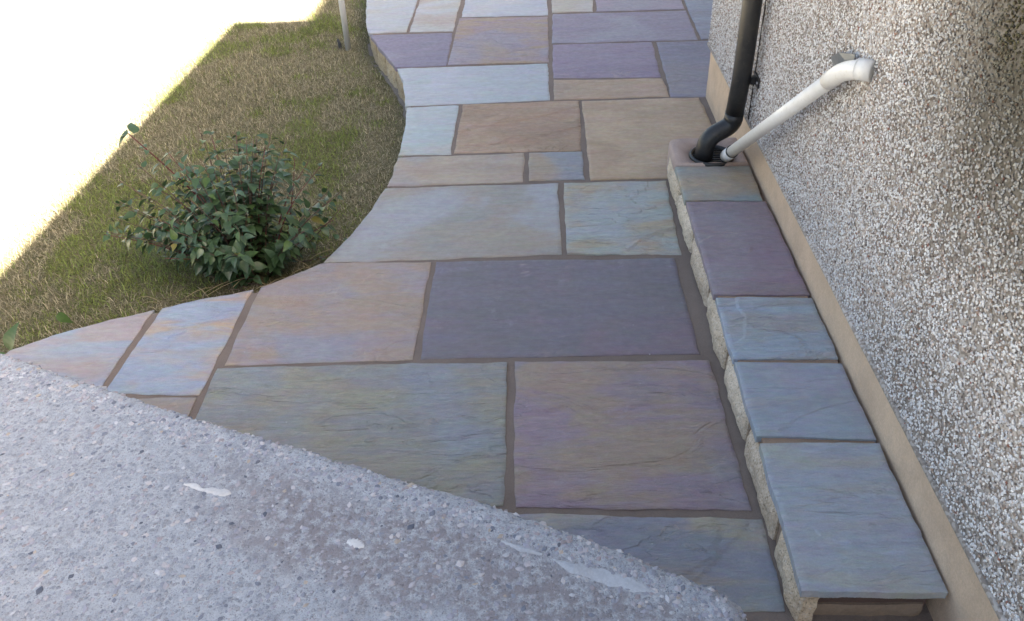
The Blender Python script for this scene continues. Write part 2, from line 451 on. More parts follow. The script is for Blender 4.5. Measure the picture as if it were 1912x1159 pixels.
def slab_mesh(name, A, B, z, thick, seed, amp=0.0022, n=(44, 44), chip=1.0, tilt=0.0012, ledges=()):
    if ledges: n = (110, 110)
    """riven flag between two opposite edges A and B (polylines running the same way)."""
    A = np.array(A, float); B = np.array(B, float)
    wA = np.linalg.norm(B[0] - A[0]); hA = np.linalg.norm(A[-1] - A[0])
    def ticks(length, k):
        e = min(0.2, 0.0024 / max(length, 0.05)); e2 = min(0.3, 0.016 / max(length, 0.05))
        return np.r_[0, e, np.linspace(e2, 1 - e2, k - 3), 1 - e, 1]
    tu, tv = ticks(max(wA, 0.1), n[0]), ticks(max(hA, 0.1), n[1])
    a = resample(A, tv); b = resample(B, tv)
    G = a[:, None, :] * (1 - tu)[None, :, None] + b[:, None, :] * tu[None, :, None]
    cx, cy = G[..., 0].mean(), G[..., 1].mean()
    ex_ = np.ptp(G[..., 0]); ey_ = np.ptp(G[..., 1])
    G[..., 0] = cx + (G[..., 0] - cx) * (1 + 0.004 / ex_); G[..., 1] = cy + (G[..., 1] - cy) * (1 + 0.004 / ey_)
    gx_, gy_ = G[..., 0], G[..., 1]
    # hand-cut edge wander: pull border rings inwards by noise
    nv_, nu_ = gx_.shape
    w1 = (fbm(gx_ * 11, gy_ * 11, seed + 3, 5) - 0.5); w2 = (fbm(gx_ * 11 + 50, gy_ * 11, seed + 9, 5) - 0.5)
    fall = np.zeros_like(gx_)
    fall[:2, :] = 1; fall[-2:, :] = 1; fall[:, :2] = 1; fall[:, -2:] = 1
    jx = gx_ + fall * w1 * 0.015 * chip; jy = gy_ + fall * w2 * 0.015 * chip
    zz = np.full_like(gx_, float(z))
    ca, sa = math.cos(seed * 1.7), math.sin(seed * 1.7)
    u = gx_ * ca + gy_ * sa; w = -gx_ * sa + gy_ * ca
    zz += amp * 2 * (fbm(u * 3, w * 8, seed, 4) - 0.5)
    for pts_, ax_, hh in ledges:
        q_ = np.array(pts_); wob_ = (fbm(gx_ * 30, gy_ * 30, seed + 31, 4) - 0.5) * 0.022
        if ax_ == 'y': sd_ = gy_ - np.interp(gx_, q_[:, 0], q_[:, 1]) + wob_
        else: o2 = np.argsort(q_[:, 1]); sd_ = np.interp(gy_, q_[o2, 1], q_[o2, 0]) - gx_ + wob_
        zz += hh / (1 + np.exp(-np.clip(sd_ / 0.0018, -30, 30))) - 0.25 * abs(hh)
    rs = np.random.default_rng(seed + 100)
    zz += (gx_ - cx) * rs.normal(0, tilt) + (gy_ - cy) * rs.normal(0, tilt)
    ring = np.zeros_like(gx_, bool); ring[0, :] = ring[-1, :] = True; ring[:, 0] = ring[:, -1] = True
    zz -= ring * (0.0012 + 0.0035 * fbm(gx_ * 25, gy_ * 25, seed + 5, 3) ** 2)
    V = np.stack([(jx - cx).ravel(), (jy - cy).ravel(), (zz - z).ravel()], 1)
    idx = np.arange(nv_ * nu_).reshape(nv_, nu_)
    F = np.stack([idx[:-1, :-1].ravel(), idx[1:, :-1].ravel(), idx[1:, 1:].ravel(), idx[:-1, 1:].ravel()], 1)
    loop = np.r_[idx[0, :-1], idx[:-1, -1], idx[-1, :0:-1], idx[:0:-1, 0]]
    lo = V[loop].copy(); 
    lo[:, 2] = -thick
    lo[:, :2] *= 1 - 0.004 * rs.random((len(loop), 1))
    hi = V[loop].copy()
    base = len(V); V = np.r_[V, hi, lo]; nl_ = len(loop)
    k = np.arange(nl_); k2 = (k + 1) % nl_
    S = np.stack([base + k, base + k2, base + nl_ + k2, base + nl_ + k], 1)
    F = np.r_[F, S]
    # orientation: make the top face up
    p0, p1, p2 = V[F[0][0]], V[F[0][1]], V[F[0][2]]
    if np.cross(p1 - p0, p2 - p0)[2] < 0: F = F[:, ::-1]
    me = fast_mesh(name, V, F, smooth=True)
    return me, (cx, cy, z)

TAN = (163, 146, 130); PALE = (182, 190, 200); GRN = (150, 157, 154); PUR = (126, 117, 138); BLU = (142, 156, 172)
SL = {  # colours c1, c2, c3, grain angle, ledges
 'A1': ((132, 121, 128), (138, 127, 118), (126, 118, 128), 0.42, 3.6),
 'A0': ((152, 156, 156), (160, 158, 148), (150, 160, 170), 0.12, 4.0),
 'Z1': ((126, 134, 146), (150, 146, 136), (122, 128, 146), 1.35, 3.2),
 'B1': ((110, 105, 116), (108, 104, 112), (116, 107, 114), 0.05, 1.6),
 'B0': ((168, 160, 160), (172, 158, 146), (158, 160, 172), 0.85, 2.8),
 'C1': ((164, 182, 208), (196, 178, 158), (158, 180, 212), 0.75, 3.0),
 'C0': ((162, 178, 200), (180, 172, 172), (154, 174, 202), 0.55, 2.6),
 'K1': ((150, 142, 140), (160, 148, 136), (150, 150, 156), 0.2, 2.6),
 'K0': ((150, 150, 156), (160, 148, 136), (150, 150, 156), 0.9, 2.6),
 'D0': ((160, 154, 146), (154, 154, 150), (162, 166, 172), 0.04, 1.8),
 'D1': ((152, 164, 162), (160, 152, 138), (152, 162, 166), 0.25, 4.2),
 'E0': ((166, 154, 142), (172, 162, 150), (160, 156, 154), 0.1, 2.2),
 'E1': ((150, 156, 170), (146, 150, 160), (164, 152, 138), 0.5, 3.0),
 'E2': ((172, 190, 194), (180, 188, 192), (182, 180, 168), 0.62, 3.2),
 'E3': ((164, 144, 126), (156, 138, 122), (170, 152, 136), 0.7, 5.0),
 'E4': ((158, 142, 124), (152, 136, 120), (164, 148, 130), 0.45, 2.4),
 'F0': ((174, 182, 192), (170, 184, 188), (178, 184, 196), 0.2, 2.6),
 'F1': ((166, 148, 130), (172, 154, 138), (160, 146, 132), 0.3, 3.0),
 'F2': ((144, 126, 150), (150, 134, 154), (140, 124, 146), 0.1, 2.2),
 'F3': ((126, 122, 140), (134, 130, 146), (140, 136, 140), 0.8, 3.0),
 'G0': ((136, 126, 148), (130, 122, 144), (142, 134, 154), 0.2, 1.8),
 'G1': ((158, 146, 150), (164, 150, 134), (154, 146, 160), 0.5, 4.0),
 'G2': ((142, 130, 150), (146, 136, 152), (150, 146, 160), 0.0, 2.2),
 'G3': ((140, 146, 162), (136, 136, 150), (142, 150, 164), 0.3, 2.2),
 'H0': ((172, 182, 194), (178, 184, 190), (178, 178, 176), 0.3, 2.4),
 'H1': ((178, 176, 172), (176, 182, 188), (172, 164, 158), 0.4, 3.2),
 'H2': ((176, 182, 192), (170, 178, 190), (180, 182, 188), 0.1, 2.0),
 'H3': ((178, 172, 162), (172, 166, 160), (178, 176, 172), 0.1, 2.0),
 'H4': ((150, 140, 154), (156, 146, 156), (150, 146, 158), 0.1, 2.0),
 'S1': ((116, 130, 134), (112, 124, 126), (142, 132, 118), 0.9, 3.0),
 'S2': ((122, 111, 120), (120, 111, 116), (124, 118, 126), 0.1, 3.0),
 'S3': ((128, 146, 160), (136, 138, 140), (134, 154, 172), 1.1, 4.0),
 'S4': ((126, 138, 152), (122, 134, 144), (134, 134, 148), 0.1, 2.6),
 'S5': ((134, 144, 156), (142, 144, 142), (142, 138, 150), 0.35, 3.2),
}
LIFT = {'A1': 1.17, 'A0': 0.98, 'Z1': 1.12, 'B1': 1.13, 'D1': 1.10, 'E4': 1.12, 'E3': 1.04, 'F3': 1.04, 'F1': 1.04, 'C1': 0.95, 'C0': 0.95, 'B0': 0.97, 'H0': 0.97}
for i, (key, A, B) in enumerate(SLABS):
    c1, c2, c3, ang, led = SL[key]
    me, loc = slab_mesh('paving_slab', A, B, float(rng.normal(0, 0.0009)), 0.024, i + 1, amp=0.0012 + 0.0004 * led, ledges=LEDGES.get(key, ()))
    obj('paving_slab', me, sandstone('sandstone', c1, c2, c3, ang, i + 1, led, lift=LIFT.get(key, 1.0)), patio, loc)

# ---- rough walling blocks under the curved patio edge
def rock_block(name, p0, p1, z0, z1, out, depth, bulge, seed, n=(16, 8)):
    """pitched-face block between two base points, face towards `out` (unit 2d vector)."""
    p0 = np.array(p0); p1 = np.array(p1)
    c = np.array([(p0[0] + p1[0]) / 2, (p0[1] + p1[1]) / 2, z0])
    us = np.linspace(0, 1, n[0]); vs = np.linspace(0, 1, n[1])
    U, Vv = np.meshgrid(us, vs)
    L = np.linalg.norm(p1 - p0); H = z1 - z0
    edge = np.minimum(np.minimum(U, 1 - U) * L, np.minimum(Vv, 1 - Vv) * H) / 0.045
    prof = np.clip(edge, 0, 1); prof = np.sin(prof * math.pi / 2) ** 0.8
    nz = fbm(U * L * 22 + seed * 7.1, Vv * H * 22, seed, 4) - 0.5
    b = bulge * prof * (0.65 + 0.9 * fbm(U * 3 + seed, Vv * 2, seed + 4, 3)) + nz * 0.017 * (0.25 + prof)
    wob = (fbm(U * 6 + seed, Vv * 6, seed + 8) - 0.5) * 0.008
    d = (p1 - p0) / L
    bx = p0[0] + d[0] * (U * L + wob) + out[0] * b; by = p0[1] + d[1] * (U * L + wob) + out[1] * b
    bz = z0 + Vv * H + wob * 0.6
    V = np.stack([bx.ravel(), by.ravel(), bz.ravel()], 1) - c
    idx = np.arange(U.size).reshape(U.shape)
    F = np.stack([idx[:-1, :-1].ravel(), idx[:-1, 1:].ravel(), idx[1:, 1:].ravel(), idx[1:, :-1].ravel()], 1)
    loop = np.r_[idx[0, :-1], idx[:-1, -1], idx[-1, :0:-1], idx[:0:-1, 0]]
    lo = V[loop] - np.array([out[0], out[1], 0]) * depth
    base = len(V); V = np.r_[V, lo]
    k = np.arange(len(loop)); k2 = (k + 1) % len(loop)
    F = np.r_[F, np.stack([loop[k2], loop[k], base + k, base + k2], 1)]
    nrm = np.cross(V[F[0][1]] - V[F[0][0]], V[F[0][2]] - V[F[0][0]])
    if nrm[0] * out[0] + nrm[1] * out[1] < 0: F = F[:, ::-1]
    return fast_mesh(name, V, F), tuple(c)

dd = np.r_[0, np.cumsum(np.linalg.norm(np.diff(CURVE_NP, axis=0), axis=1))]
s = 0.02; k = 0
BL = [rockface('walling_stone', q, i) for i, q in enumerate(((196, 178, 150), (186, 170, 146), (202, 186, 160)))]
while s < dd[-1] - 0.1:
    ln = 0.215 + 0.05 * random.random()
    e = min(s + ln, dd[-1] - 0.01)
    q0 = np.array([np.interp(s, dd, CURVE_NP[:, j]) for j in (0, 1)]); q1 = np.array([np.interp(e - 0.017, dd, CURVE_NP[:, j]) for j in (0, 1)])
    d = (q1 - q0) / np.linalg.norm(q1 - q0); out = np.array([-d[1], d[0]])
    me, loc = rock_block('walling_block', q0 - out * 0.010, q1 - out * 0.010, ZL - 0.03, -0.029, out, 0.05, 0.006, 300 + k, (14, 8))
    obj('walling_block', me, BL[k % 3], patio, loc)
    s = e; k += 1

# mortar haunch and crumbs at the foot of the edging
hv = []; hf = []
ns = 90
for i in range(ns):
    s_ = dd[-1] * (0.42 + 0.56 * i / (ns - 1))
    p = np.array([np.interp(s_, dd, CURVE_NP[:, j]) for j in (0, 1)]); p2 = np.array([np.interp(s_ + 0.02, dd, CURVE_NP[:, j]) for j in (0, 1)])
    d = (p2 - p) / max(1e-6, np.linalg.norm(p2 - p)); o_ = np.array([-d[1], d[0]])
    wd = 0.012 + 0.060 * max(0.0, float(fbm(s_ * 5, 1.3, 21)) - 0.25); ht = -0.012 + 0.034 * float(fbm(s_ * 7, 4.3, 22))
    for j, (q, z) in enumerate(((-0.02, ht), (0.012, ht - 0.002), (wd * 0.6, ht * 0.5), (wd, -0.012))):
        pp = p + o_ * q
        hv.append((pp[0], pp[1], ZL + z + 0.01 * (float(vnoise(s_ * 60, j * 3.1, 2)) - 0.5)))
for i in range(ns - 1):
    for j in range(3):
        a = i * 4 + j; hf.append((a, a + 1, a + 5, a + 4))
obj('mortar_haunch', pymesh('mortar_haunch', hv, hf, True), mortar('haunch_mortar', (128, 120, 112), scale=40), patio)

# ------------------------------------------------------------------ the houses
m_dash = None
t = NT('dash_backing'); v = t.coords()
vo = t.n('TexVoronoi'); vo.inputs['Scale'].default_value = 150; t.l(v, vo.inputs['Vector'])
big = t.noise(v, 2.0, 4, 0.6)
rv = t.n('SeparateColor'); t.l(vo.outputs['Color'], rv.inputs[0])
c = t.mix(t.rng(rv.outputs[0], 0.35, 0.6, 0, 1), (0.31, 0.265, 0.235, 1), (0.54, 0.50, 0.47, 1))
c = t.mix(t.rng(big, 0.4, 0.65, 0, 0.5), c, (0.14, 0.12, 0.10, 1))
sz_ = t.n('SeparateXYZ'); t.l(v, sz_.inputs[0])
near_dark = t.math('MULTIPLY', t.rng(sz_.outputs[2], 0.45, 1.0, 0, 1, True), t.rng(sz_.outputs[1], 1.35, 0.7, 0, 1, True))  # backing gets darker upwards and towards the near end
c = t.mix(t.math('MULTIPLY', near_dark, 0.85), c, (0.055, 0.050, 0.036, 1))
m_dash = t.out(c, 0.9, t.bump(vo.outputs['Distance'], -0.8, 0.006), 0.2)
m_plinth = mortar('plinth_render', (220, 194, 168), scale=50)
m_roof = mortar('roof_felt', (70, 70, 74), scale=30)
m_tile = mortar('roof_tile', (96, 62, 50), scale=30)
m_wood = plastic('white_fascia', (0.75, 0.75, 0.73, 1), 0.4)

ext = tag(bpy.data.objects.new('extension_building', None), 'low flat-roofed house extension with pebbledash wall and smooth plinth', 'building')
col.objects.link(ext); ext.location = (XW, 0.6, 0)
def part(name, x0, x1, y0, y1, z0, z1, mat, par):
    v, f = box_data(x0, x1, y0, y1, z0, z1)
    L = Vector(par.location) if par else Vector((0, 0, 0))
    return obj(name, pymesh(name, [Vector(p) - L for p in v], f), mat, par)
PT = 0.258                       # plinth top
YE = 3.872                       # far end of the extension
wall_e = part('wall', XW, 3.5, -2.6, YE, PT + 0.004, 2.40, m_dash, ext)
# smooth plinth, set back under a bell-cast drip, slightly uneven
ys = np.linspace(-2.6, YE - 0.008, 130); zs = np.linspace(-0.3, PT + 0.03, 12)
Yg, Zg = np.meshgrid(ys, zs)
Xg = XW + 0.012 + 0.006 * (fbm(Yg * 3, Zg * 6, 40) - 0.5) - 0.004 * np.clip((Zg - PT + 0.03) / 0.03, 0, 1)
Vp = np.stack([Xg.ravel() - XW, Yg.ravel() - 0.6, Zg.ravel()], 1)
ip = np.arange(Yg.size).reshape(Yg.shape)
Fp = np.stack([ip[:-1, :-1].ravel(), ip[1:, :-1].ravel(), ip[1:, 1:].ravel(), ip[:-1, 1:].ravel()], 1)
b0 = len(Vp); lo = Vp[ip[:, -1]].copy(); lo[:, 0] = 2.0; Vp = np.r_[Vp, lo]      # return round the far corner
kk = np.arange(len(zs) - 1)
Fp = np.r_[Fp, np.stack([ip[:-1, -1], ip[1:, -1], b0 + kk + 1, b0 + kk], 1)]
obj('plinth', fast_mesh('plinth', Vp, Fp, smooth=True), m_plinth, ext)
part('roof', XW - 0.20, 3.55, -2.75, YE + 0.09, 2.42, 2.50, m_roof, ext)
part('fascia', XW - 0.17, XW - 0.15, -2.72, YE + 0.06, 2.30, 2.418, m_wood, ext)
part('soffit', XW - 0.148, XW - 0.002, -2.70, YE + 0.04, 2.402, 2.416, m_wood, ext)
# bell-cast drip edge: a lumpy bead along the bottom of the dash
bp = [(-0.001, y - 0.6, PT + 0.004 + 0.004 * float(fbm(y * 8, 0.5, 61) - 0.5)) for y in np.linspace(-2.6, YE, 180)]
bv, bf = tube_data(bp, 0.008, 8)
obj('drip_edge', pymesh('drip_edge', bv, bf, True), m_dash, ext)

# vertical joint in the dash behind the downpipe
JY = 2.975
part('movement_joint', XW - 0.004, XW + 0.004, JY - 0.004, JY + 0.004, PT + 0.012, 2.39, mortar('joint_mastic', (74, 68, 64)), ext)
# pebbledash chips on the wall
def chips(n, ylo, yhi, zlo, zhi, smin, smax, keep=None, face='x'):
    yy = rng.uniform(ylo, yhi, n); zz = rng.uniform(zlo, zhi, n)
    if keep is not None:
        k = rng.random(n) < keep(yy, zz); yy, zz = yy[k], zz[k]; n = len(yy)
    T = np.array([(1, 0, 0), (-1, 0, 0), (0, 1, 0), (0, -1, 0), (0, 0, 1), (0, 0, -1)], float)
    FT = np.array([(0, 2, 4), (2, 1, 4), (1, 3, 4), (3, 0, 4), (2, 0, 5), (1, 2, 5), (3, 1, 5), (0, 3, 5)])
    s = rng.uniform(smin, smax, n) * (1 + 0.35 * rng.random(n) ** 3)
    P = T[None] * rng.uniform(0.65, 1.25, (n, 6, 1)) * s[:, None, None]
    # random rotation
    q = rng.normal(size=(n, 4)); q /= np.linalg.norm(q, axis=1)[:, None]
    w, x, y, z = q.T
    R = np.stack([np.stack([1 - 2 * (y * y + z * z), 2 * (x * y - z * w), 2 * (x * z + y * w)], -1),
                  np.stack([2 * (x * y + z * w), 1 - 2 * (x * x + z * z), 2 * (y * z - x * w)], -1),
                  np.stack([2 * (x * z - y * w), 2 * (y * z + x * w), 1 - 2 * (x * x + y * y)], -1)], 1)
    P = np.einsum('nij,nkj->nki', R, P)
    if face == 'x':
        P[:, :, 0] *= 0.6
        C = np.stack([np.full(n, -0.0005) - rng.random(n) * 0.0025, yy - 0.6, zz], 1)
    else:
        P[:, :, 1] *= 0.6
        C = np.stack([yy, np.full(n, YE - 0.6 + 0.001) , zz], 1)
    V = (P + C[:, None]).reshape(-1, 3)
    F = (FT[None] + (np.arange(n) * 6)[:, None, None]).reshape(-1, 3)
    chip_dark = np.clip((zz - 0.65) / 0.45, 0, 1) * np.clip((1.80 - yy) / 0.38, 0, 1)  # chips get darker upwards and towards the near end
    pal = np.array([(0.76, 0.755, 0.77), (0.63, 0.60, 0.59), (0.82, 0.82, 0.82), (0.42, 0.39, 0.37), (0.34, 0.25, 0.20), (0.25, 0.21, 0.18), (0.16, 0.13, 0.12), (0.62, 0.53, 0.48), (0.32, 0.15, 0.11)])
    pr = np.array([0.28, 0.20, 0.20, 0.10, 0.045, 0.05, 0.03, 0.10, 0.01])
    c = pal[rng.choice(len(pal), n, p=pr / pr.sum())] * rng.uniform(0.82, 1.1, (n, 1))
    if face == 'x': c = c * (1 - 0.93 * chip_dark[:, None] * np.array([[0.97, 0.98, 1.03]]))
    return V, F, np.repeat(np.clip(c, 0, 0.85), 6, 0)
# dash is thinner high up and nearer the landing
def keepf(y, z):
    thin = np.clip((z - 0.70) / 0.42, 0, 1) * np.clip((1.75 - y) / 0.7, 0, 1)
    clump = 0.75 + 0.5 * fbm(y * 30, z * 30, 70, 3)
    clump = clump * (np.abs(y - JY) > 0.007)
    return np.clip((1 - 0.72 * thin) * clump, 0, 1)
CH = [chips(118000, 0.35, YE, PT + 0.001, 1.5, 0.0024, 0.0041, keepf), chips(9000, -1.5, YE, 1.4, 2.3, 0.004, 0.006)]
ov = 0; VV = []; FF = []; CC = []
for Vc, Fc, Cc in CH:
    VV.append(Vc); FF.append(Fc + ov); CC.append(Cc); ov += len(Vc)
m_chip = attr_mat('stone_chip', 0.7, 0, 0.35)
ch = obj('pebbledash', fast_mesh('pebbledash', np.concatenate(VV), np.concatenate(FF), np.concatenate(CC)), m_chip, wall_e)
ch['kind'] = 'stuff'

# the main house behind the extension: its eaves throw the far part of the shadow on the lawn
mh = tag(bpy.data.objects.new('main_house', None), 'two-storey main house rising behind the extension', 'house')
col.objects.link(mh); mh.location = (3.6, 3.0, 0)
part('wall', 3.6, 11.0, -6.0, 12.0, -0.3, 4.55, m_dash, mh)
rv_ = [(3.37, -6.3, 4.60), (11.25, -6.3, 4.60), (7.3, -6.3, 6.85), (3.37, 12.3, 4.60), (11.25, 12.3, 4.60), (7.3, 12.3, 6.85)]
obj('roof', pymesh('roof', [Vector(p) - Vector((3.6, 3.0, 0)) for p in rv_], [(0, 1, 2), (3, 5, 4), (0, 2, 5, 3), (1, 4, 5, 2), (0, 3, 4, 1)]), m_tile, mh)

# ------------------------------------------------------------------ raised step along the wall
ST = 0.12
step = tag(bpy.data.objects.new('raised_step', None), 'low raised step of sandstone slabs with rough stone face along the house wall', 'step')
col.objects.link(step); step.location = (0.67, 1.9, 0)
m_smort = mortar('step_mortar', (166, 144, 126))
SLoc = Vector(step.location)
part('mortar_core', 0.540, 0.812, 1.035, 2.90, -0.02, ST - 0.0085, m_smort, step)
for i, (key, A, B) in enumerate(STEP):
    c1, c2, c3, ang, led = SL[key]
    A = [(max(x, 0.524), y) for x, y in A]; B = [(min(x, 0.815), y) for x, y in B]
    me, loc = slab_mesh('coping_slab', A, B, ST + float(rng.normal(0, 0.0006)), 0.024, 60 + i, amp=0.0018, chip=0.7, ledges=LEDGES.get(key, ()))
    obj('coping_slab', me, sandstone('step_sandstone', c1, c2, c3, ang, 60 + i, led, lift=1.24), step, Vector(loc) - SLoc)
joints = [0.972, 1.188, 1.502, 1.797, 2.108, 2.432, 2.742, 3.06]
BS = [rockface('step_stone', q, 40 + i) for i, q in enumerate(((230, 212, 188), (220, 202, 180), (236, 220, 198)))]
for i in range(len(joints) - 1):
    y0, y1 = joints[i] + 0.017, joints[i + 1] - 0.017
    me, loc = rock_block('walling_block', (0.534, y0), (0.534, y1), -0.015, ST - 0.026, (-1, 0), 0.03, 0.014, 400 + i, (26, 10))
    obj('walling_block', me, BS[i % 3], step, Vector(loc) - SLoc)
# thin bed joint between blocks and slabs
part('bed_joint', 0.5335, 0.5395, 0.99, 2.895, ST - 0.034, ST - 0.0225, m_smort, step)
# end of the step: band coloured dark as the slab nose's shade, brown stone strip below
part('riser_shade_band', 0.546, 0.806, 1.012, 1.034, -0.015, ST - 0.0245, mortar('riser_shade_brown', (104, 86, 80)), step)
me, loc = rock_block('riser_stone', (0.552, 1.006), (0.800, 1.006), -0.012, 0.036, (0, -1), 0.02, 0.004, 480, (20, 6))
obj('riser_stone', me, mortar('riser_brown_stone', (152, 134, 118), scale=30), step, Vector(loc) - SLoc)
# rounded mortar top round the drain
outl = []
for (x, y, r, a0, a1) in ((0.812, 3.120, 0.004, 0, 90), (0.570, 3.086, 0.040, 90, 180)):
    for k in range(9):
        a = math.radians(a0 + (a1 - a0) * k / 8); outl.append((x + r * math.cos(a), y + r * math.sin(a)))
outl += [(0.530, 2.884), (0.816, 2.884)]
GC = (0.684, 2.966); GR = 0.086
inn = [(GC[0] + GR * math.cos(2 * math.pi * k / 40), GC[1] + GR * math.sin(2 * math.pi * k / 40)) for k in range(40)]
import bmesh
bm = bmesh.new()
def ringv(pts, z): return [bm.verts.new((x - SLoc.x, y - SLoc.y, z)) for x, y in pts]
cx_, cy_ = 0.675, 3.0
o_top = ringv([(cx_ + (x - cx_) * 0.94, cy_ + (y - cy_) * 0.92) for x, y in outl], ST + 0.008)
o_mid = ringv([(cx_ + (x - cx_) * 0.985, cy_ + (y - cy_) * 0.98) for x, y in outl], ST + 0.002)
o_low = ringv(outl, ST - 0.014); o_bot = ringv(outl, -0.02)
i_top = ringv(inn, ST - 0.002); i_bot = ringv(inn, 0.02)
for a, b in ((o_top, o_mid), (o_mid, o_low), (o_low, o_bot), (i_bot, i_top)):
    for k in range(len(a)):
        bm.faces.new((a[k], b[k], b[(k + 1) % len(a)], a[(k + 1) % len(a)]))
es = []
for rg_ in (o_top, i_top):
    for k in range(len(rg_)):
        e = bm.edges.get((rg_[k], rg_[(k + 1) % len(rg_)])); es.append(e)
bmesh.ops.triangle_fill(bm, use_beauty=True, edges=es)
bmesh.ops.recalc_face_normals(bm, faces=bm.faces)
me = bpy.data.meshes.new('drain_surround'); bm.to_mesh(me); bm.free()
me.polygons.foreach_set('use_smooth', np.full(len(me.polygons), True))
obj('drain_surround', me, mortar('surround_mortar', (190, 170, 160)), step)
# back infill of the surround
part('mortar_infill', 0.545, 0.812, 2.90, 3.085, -0.02, 0.018, m_smort, step)

# ------------------------------------------------------------------ concrete landing in the foreground
CZ = 0.30
fc = np.array(CONC)
fd = np.r_[0, np.cumsum(np.linalg.norm(np.diff(fc, axis=0), axis=1))]
SN = 420
cs = np.linspace(0, fd[-1], SN)
fp = np.stack([np.interp(cs, fd, fc[:, j]) for j in (0, 1)], 1)
ker = np.ones(9) / 9.0
for j in (0, 1):
    pad = np.r_[np.full(4, fp[0, j]), fp[:, j], np.full(4, fp[-1, j])]
    sm = np.convolve(pad, ker, 'valid'); fp[6:-3, j] = sm[6:-3]
tg = np.gradient(fp, axis=0); tg /= np.linalg.norm(tg, axis=1)[:, None]
inward = np.stack([tg[:, 1], -tg[:, 0]], 1)
inward = np.where((inward @ np.array([-0.39, -0.92]))[:, None] > 0, inward, -inward)
idir = np.array([-0.39, -0.92]); idir /= np.linalg.norm(idir)
prof = [(0.004, -0.31), (0.001, -0.12), (0.0, -0.045), (0.002, -0.026), (0.008, -0.012), (0.017, -0.004), (0.03, 0.0)]
tt = [p[0] for p in prof] + list(np.linspace(0.038, 0.75, 90)) + [0.9, 1.2, 1.7, 2.4]
zz = [p[1] for p in prof] + [0.0] * 94
G = np.zeros((SN, len(tt), 3))
for j, (a, z) in enumerate(zip(tt, zz)):
    dirv = inward * min(a, 0.03) + idir[None] * max(0, a - 0.03)
    G[:, j, 0] = fp[:, 0] + dirv[:, 0]; G[:, j, 1] = fp[:, 1] + dirv[:, 1]; G[:, j, 2] = CZ + z
edgew = np.exp(-np.array(tt) / 0.05)[None]
ww = fbm(G[..., 0] * 45, G[..., 1] * 45 + G[..., 2] * 45, 80, 4) - 0.5
w2 = fbm(G[..., 0] * 9, G[..., 1] * 9, 81, 3) - 0.5
G[..., 2] += ww * (0.0022 + 0.010 * edgew) + w2 * (0.006 + 0.006 * edgew)
sh = (fbm(G[..., 0] * 60 + 9, G[..., 1] * 60, 82, 3) - 0.5) * 0.016 * edgew + w2 * 0.02 * edgew
G[..., 0] += idir[0] * sh; G[..., 1] += idir[1] * sh
cl = Vector((-0.5, 0.6, 0))
Vc = G.reshape(-1, 3) - np.array(cl)
ic = np.arange(SN * len(tt)).reshape(SN, len(tt))
Fc = np.stack([ic[:-1, :-1].ravel(), ic[:-1, 1:].ravel(), ic[1:, 1:].ravel(), ic[1:, :-1].ravel()], 1)
sd = Vc[ic[-1, 2:]].copy(); sd[:, 2] = -0.01                      # right-hand side down to the ground
b0 = len(Vc); Vc = np.r_[Vc, sd]; k = np.arange(len(sd) - 1)
Fc = np.r_[Fc, np.stack([ic[-1, 2:-1], ic[-1, 3:], b0 + k + 1, b0 + k], 1)]
if np.cross(Vc[Fc[5000][1]] - Vc[Fc[5000][0]], Vc[Fc[5000][2]] - Vc[Fc[5000][0]])[2] < 0: Fc = Fc[:, ::-1]

t = NT('weathered_concrete'); v = t.coords()
f1 = t.noise(v, 420, 3, 0.65); f2 = t.noise(v, 55, 5, 0.65); f3 = t.noise(v, 4.2, 5, 0.6, 0.5)
vo = t.n('TexVoronoi'); vo.inputs['Scale'].default_value = 95; vo.inputs['Randomness'].default_value = 1; t.l(v, vo.inputs['Vector'])
sc = t.n('SeparateColor'); t.l(vo.outputs['Color'], sc.inputs[0])
vo2 = t.n('TexVoronoi'); vo2.inputs['Scale'].default_value = 210; t.l(v, vo2.inputs['Vector'])
sc2 = t.n('SeparateColor'); t.l(vo2.outputs['Color'], sc2.inputs[0])
cem = t.mix(t.rng(f2, 0.3, 0.7), srgb(190, 196, 203), srgb(154, 160, 170))
ag = t.math('MULTIPLY', t.rng(vo.outputs['Distance'], 0.42, 0.34), t.rng(sc.outputs[0], 0.52, 0.56))
agc = t.mix(sc.outputs[1], srgb(136, 142, 154), srgb(168, 168, 172))
agc = t.mix(t.rng(sc.outputs[2], 0.86, 0.9), agc, srgb(112, 116, 128))
c = t.mix(t.math('MULTIPLY', ag, 0.65), cem, agc)
ag2 = t.math('MULTIPLY', t.rng(vo2.outputs['Distance'], 0.40, 0.30), t.rng(sc2.outputs[0], 0.70, 0.74))
c = t.mix(t.math('MULTIPLY', ag2, 0.7), c, t.mix(sc2.outputs[1], srgb(120, 122, 132), srgb(168, 160, 158)))
c = t.mix(t.rng(f1, 0.46, 0.28, 0, 0.8), c, srgb(96, 100, 110))
f4 = t.noise(v, 150, 4, 0.7)
c = t.mix(t.rng(f4, 0.42, 0.26, 0, 0.75), c, srgb(110, 114, 122))
# traffic grime: a darker worn band running along the landing, plus blotches
sp = t.n('SeparateXYZ'); tco = t.n('TexCoord'); t.l(tco.outputs['Object'], sp.inputs[0])
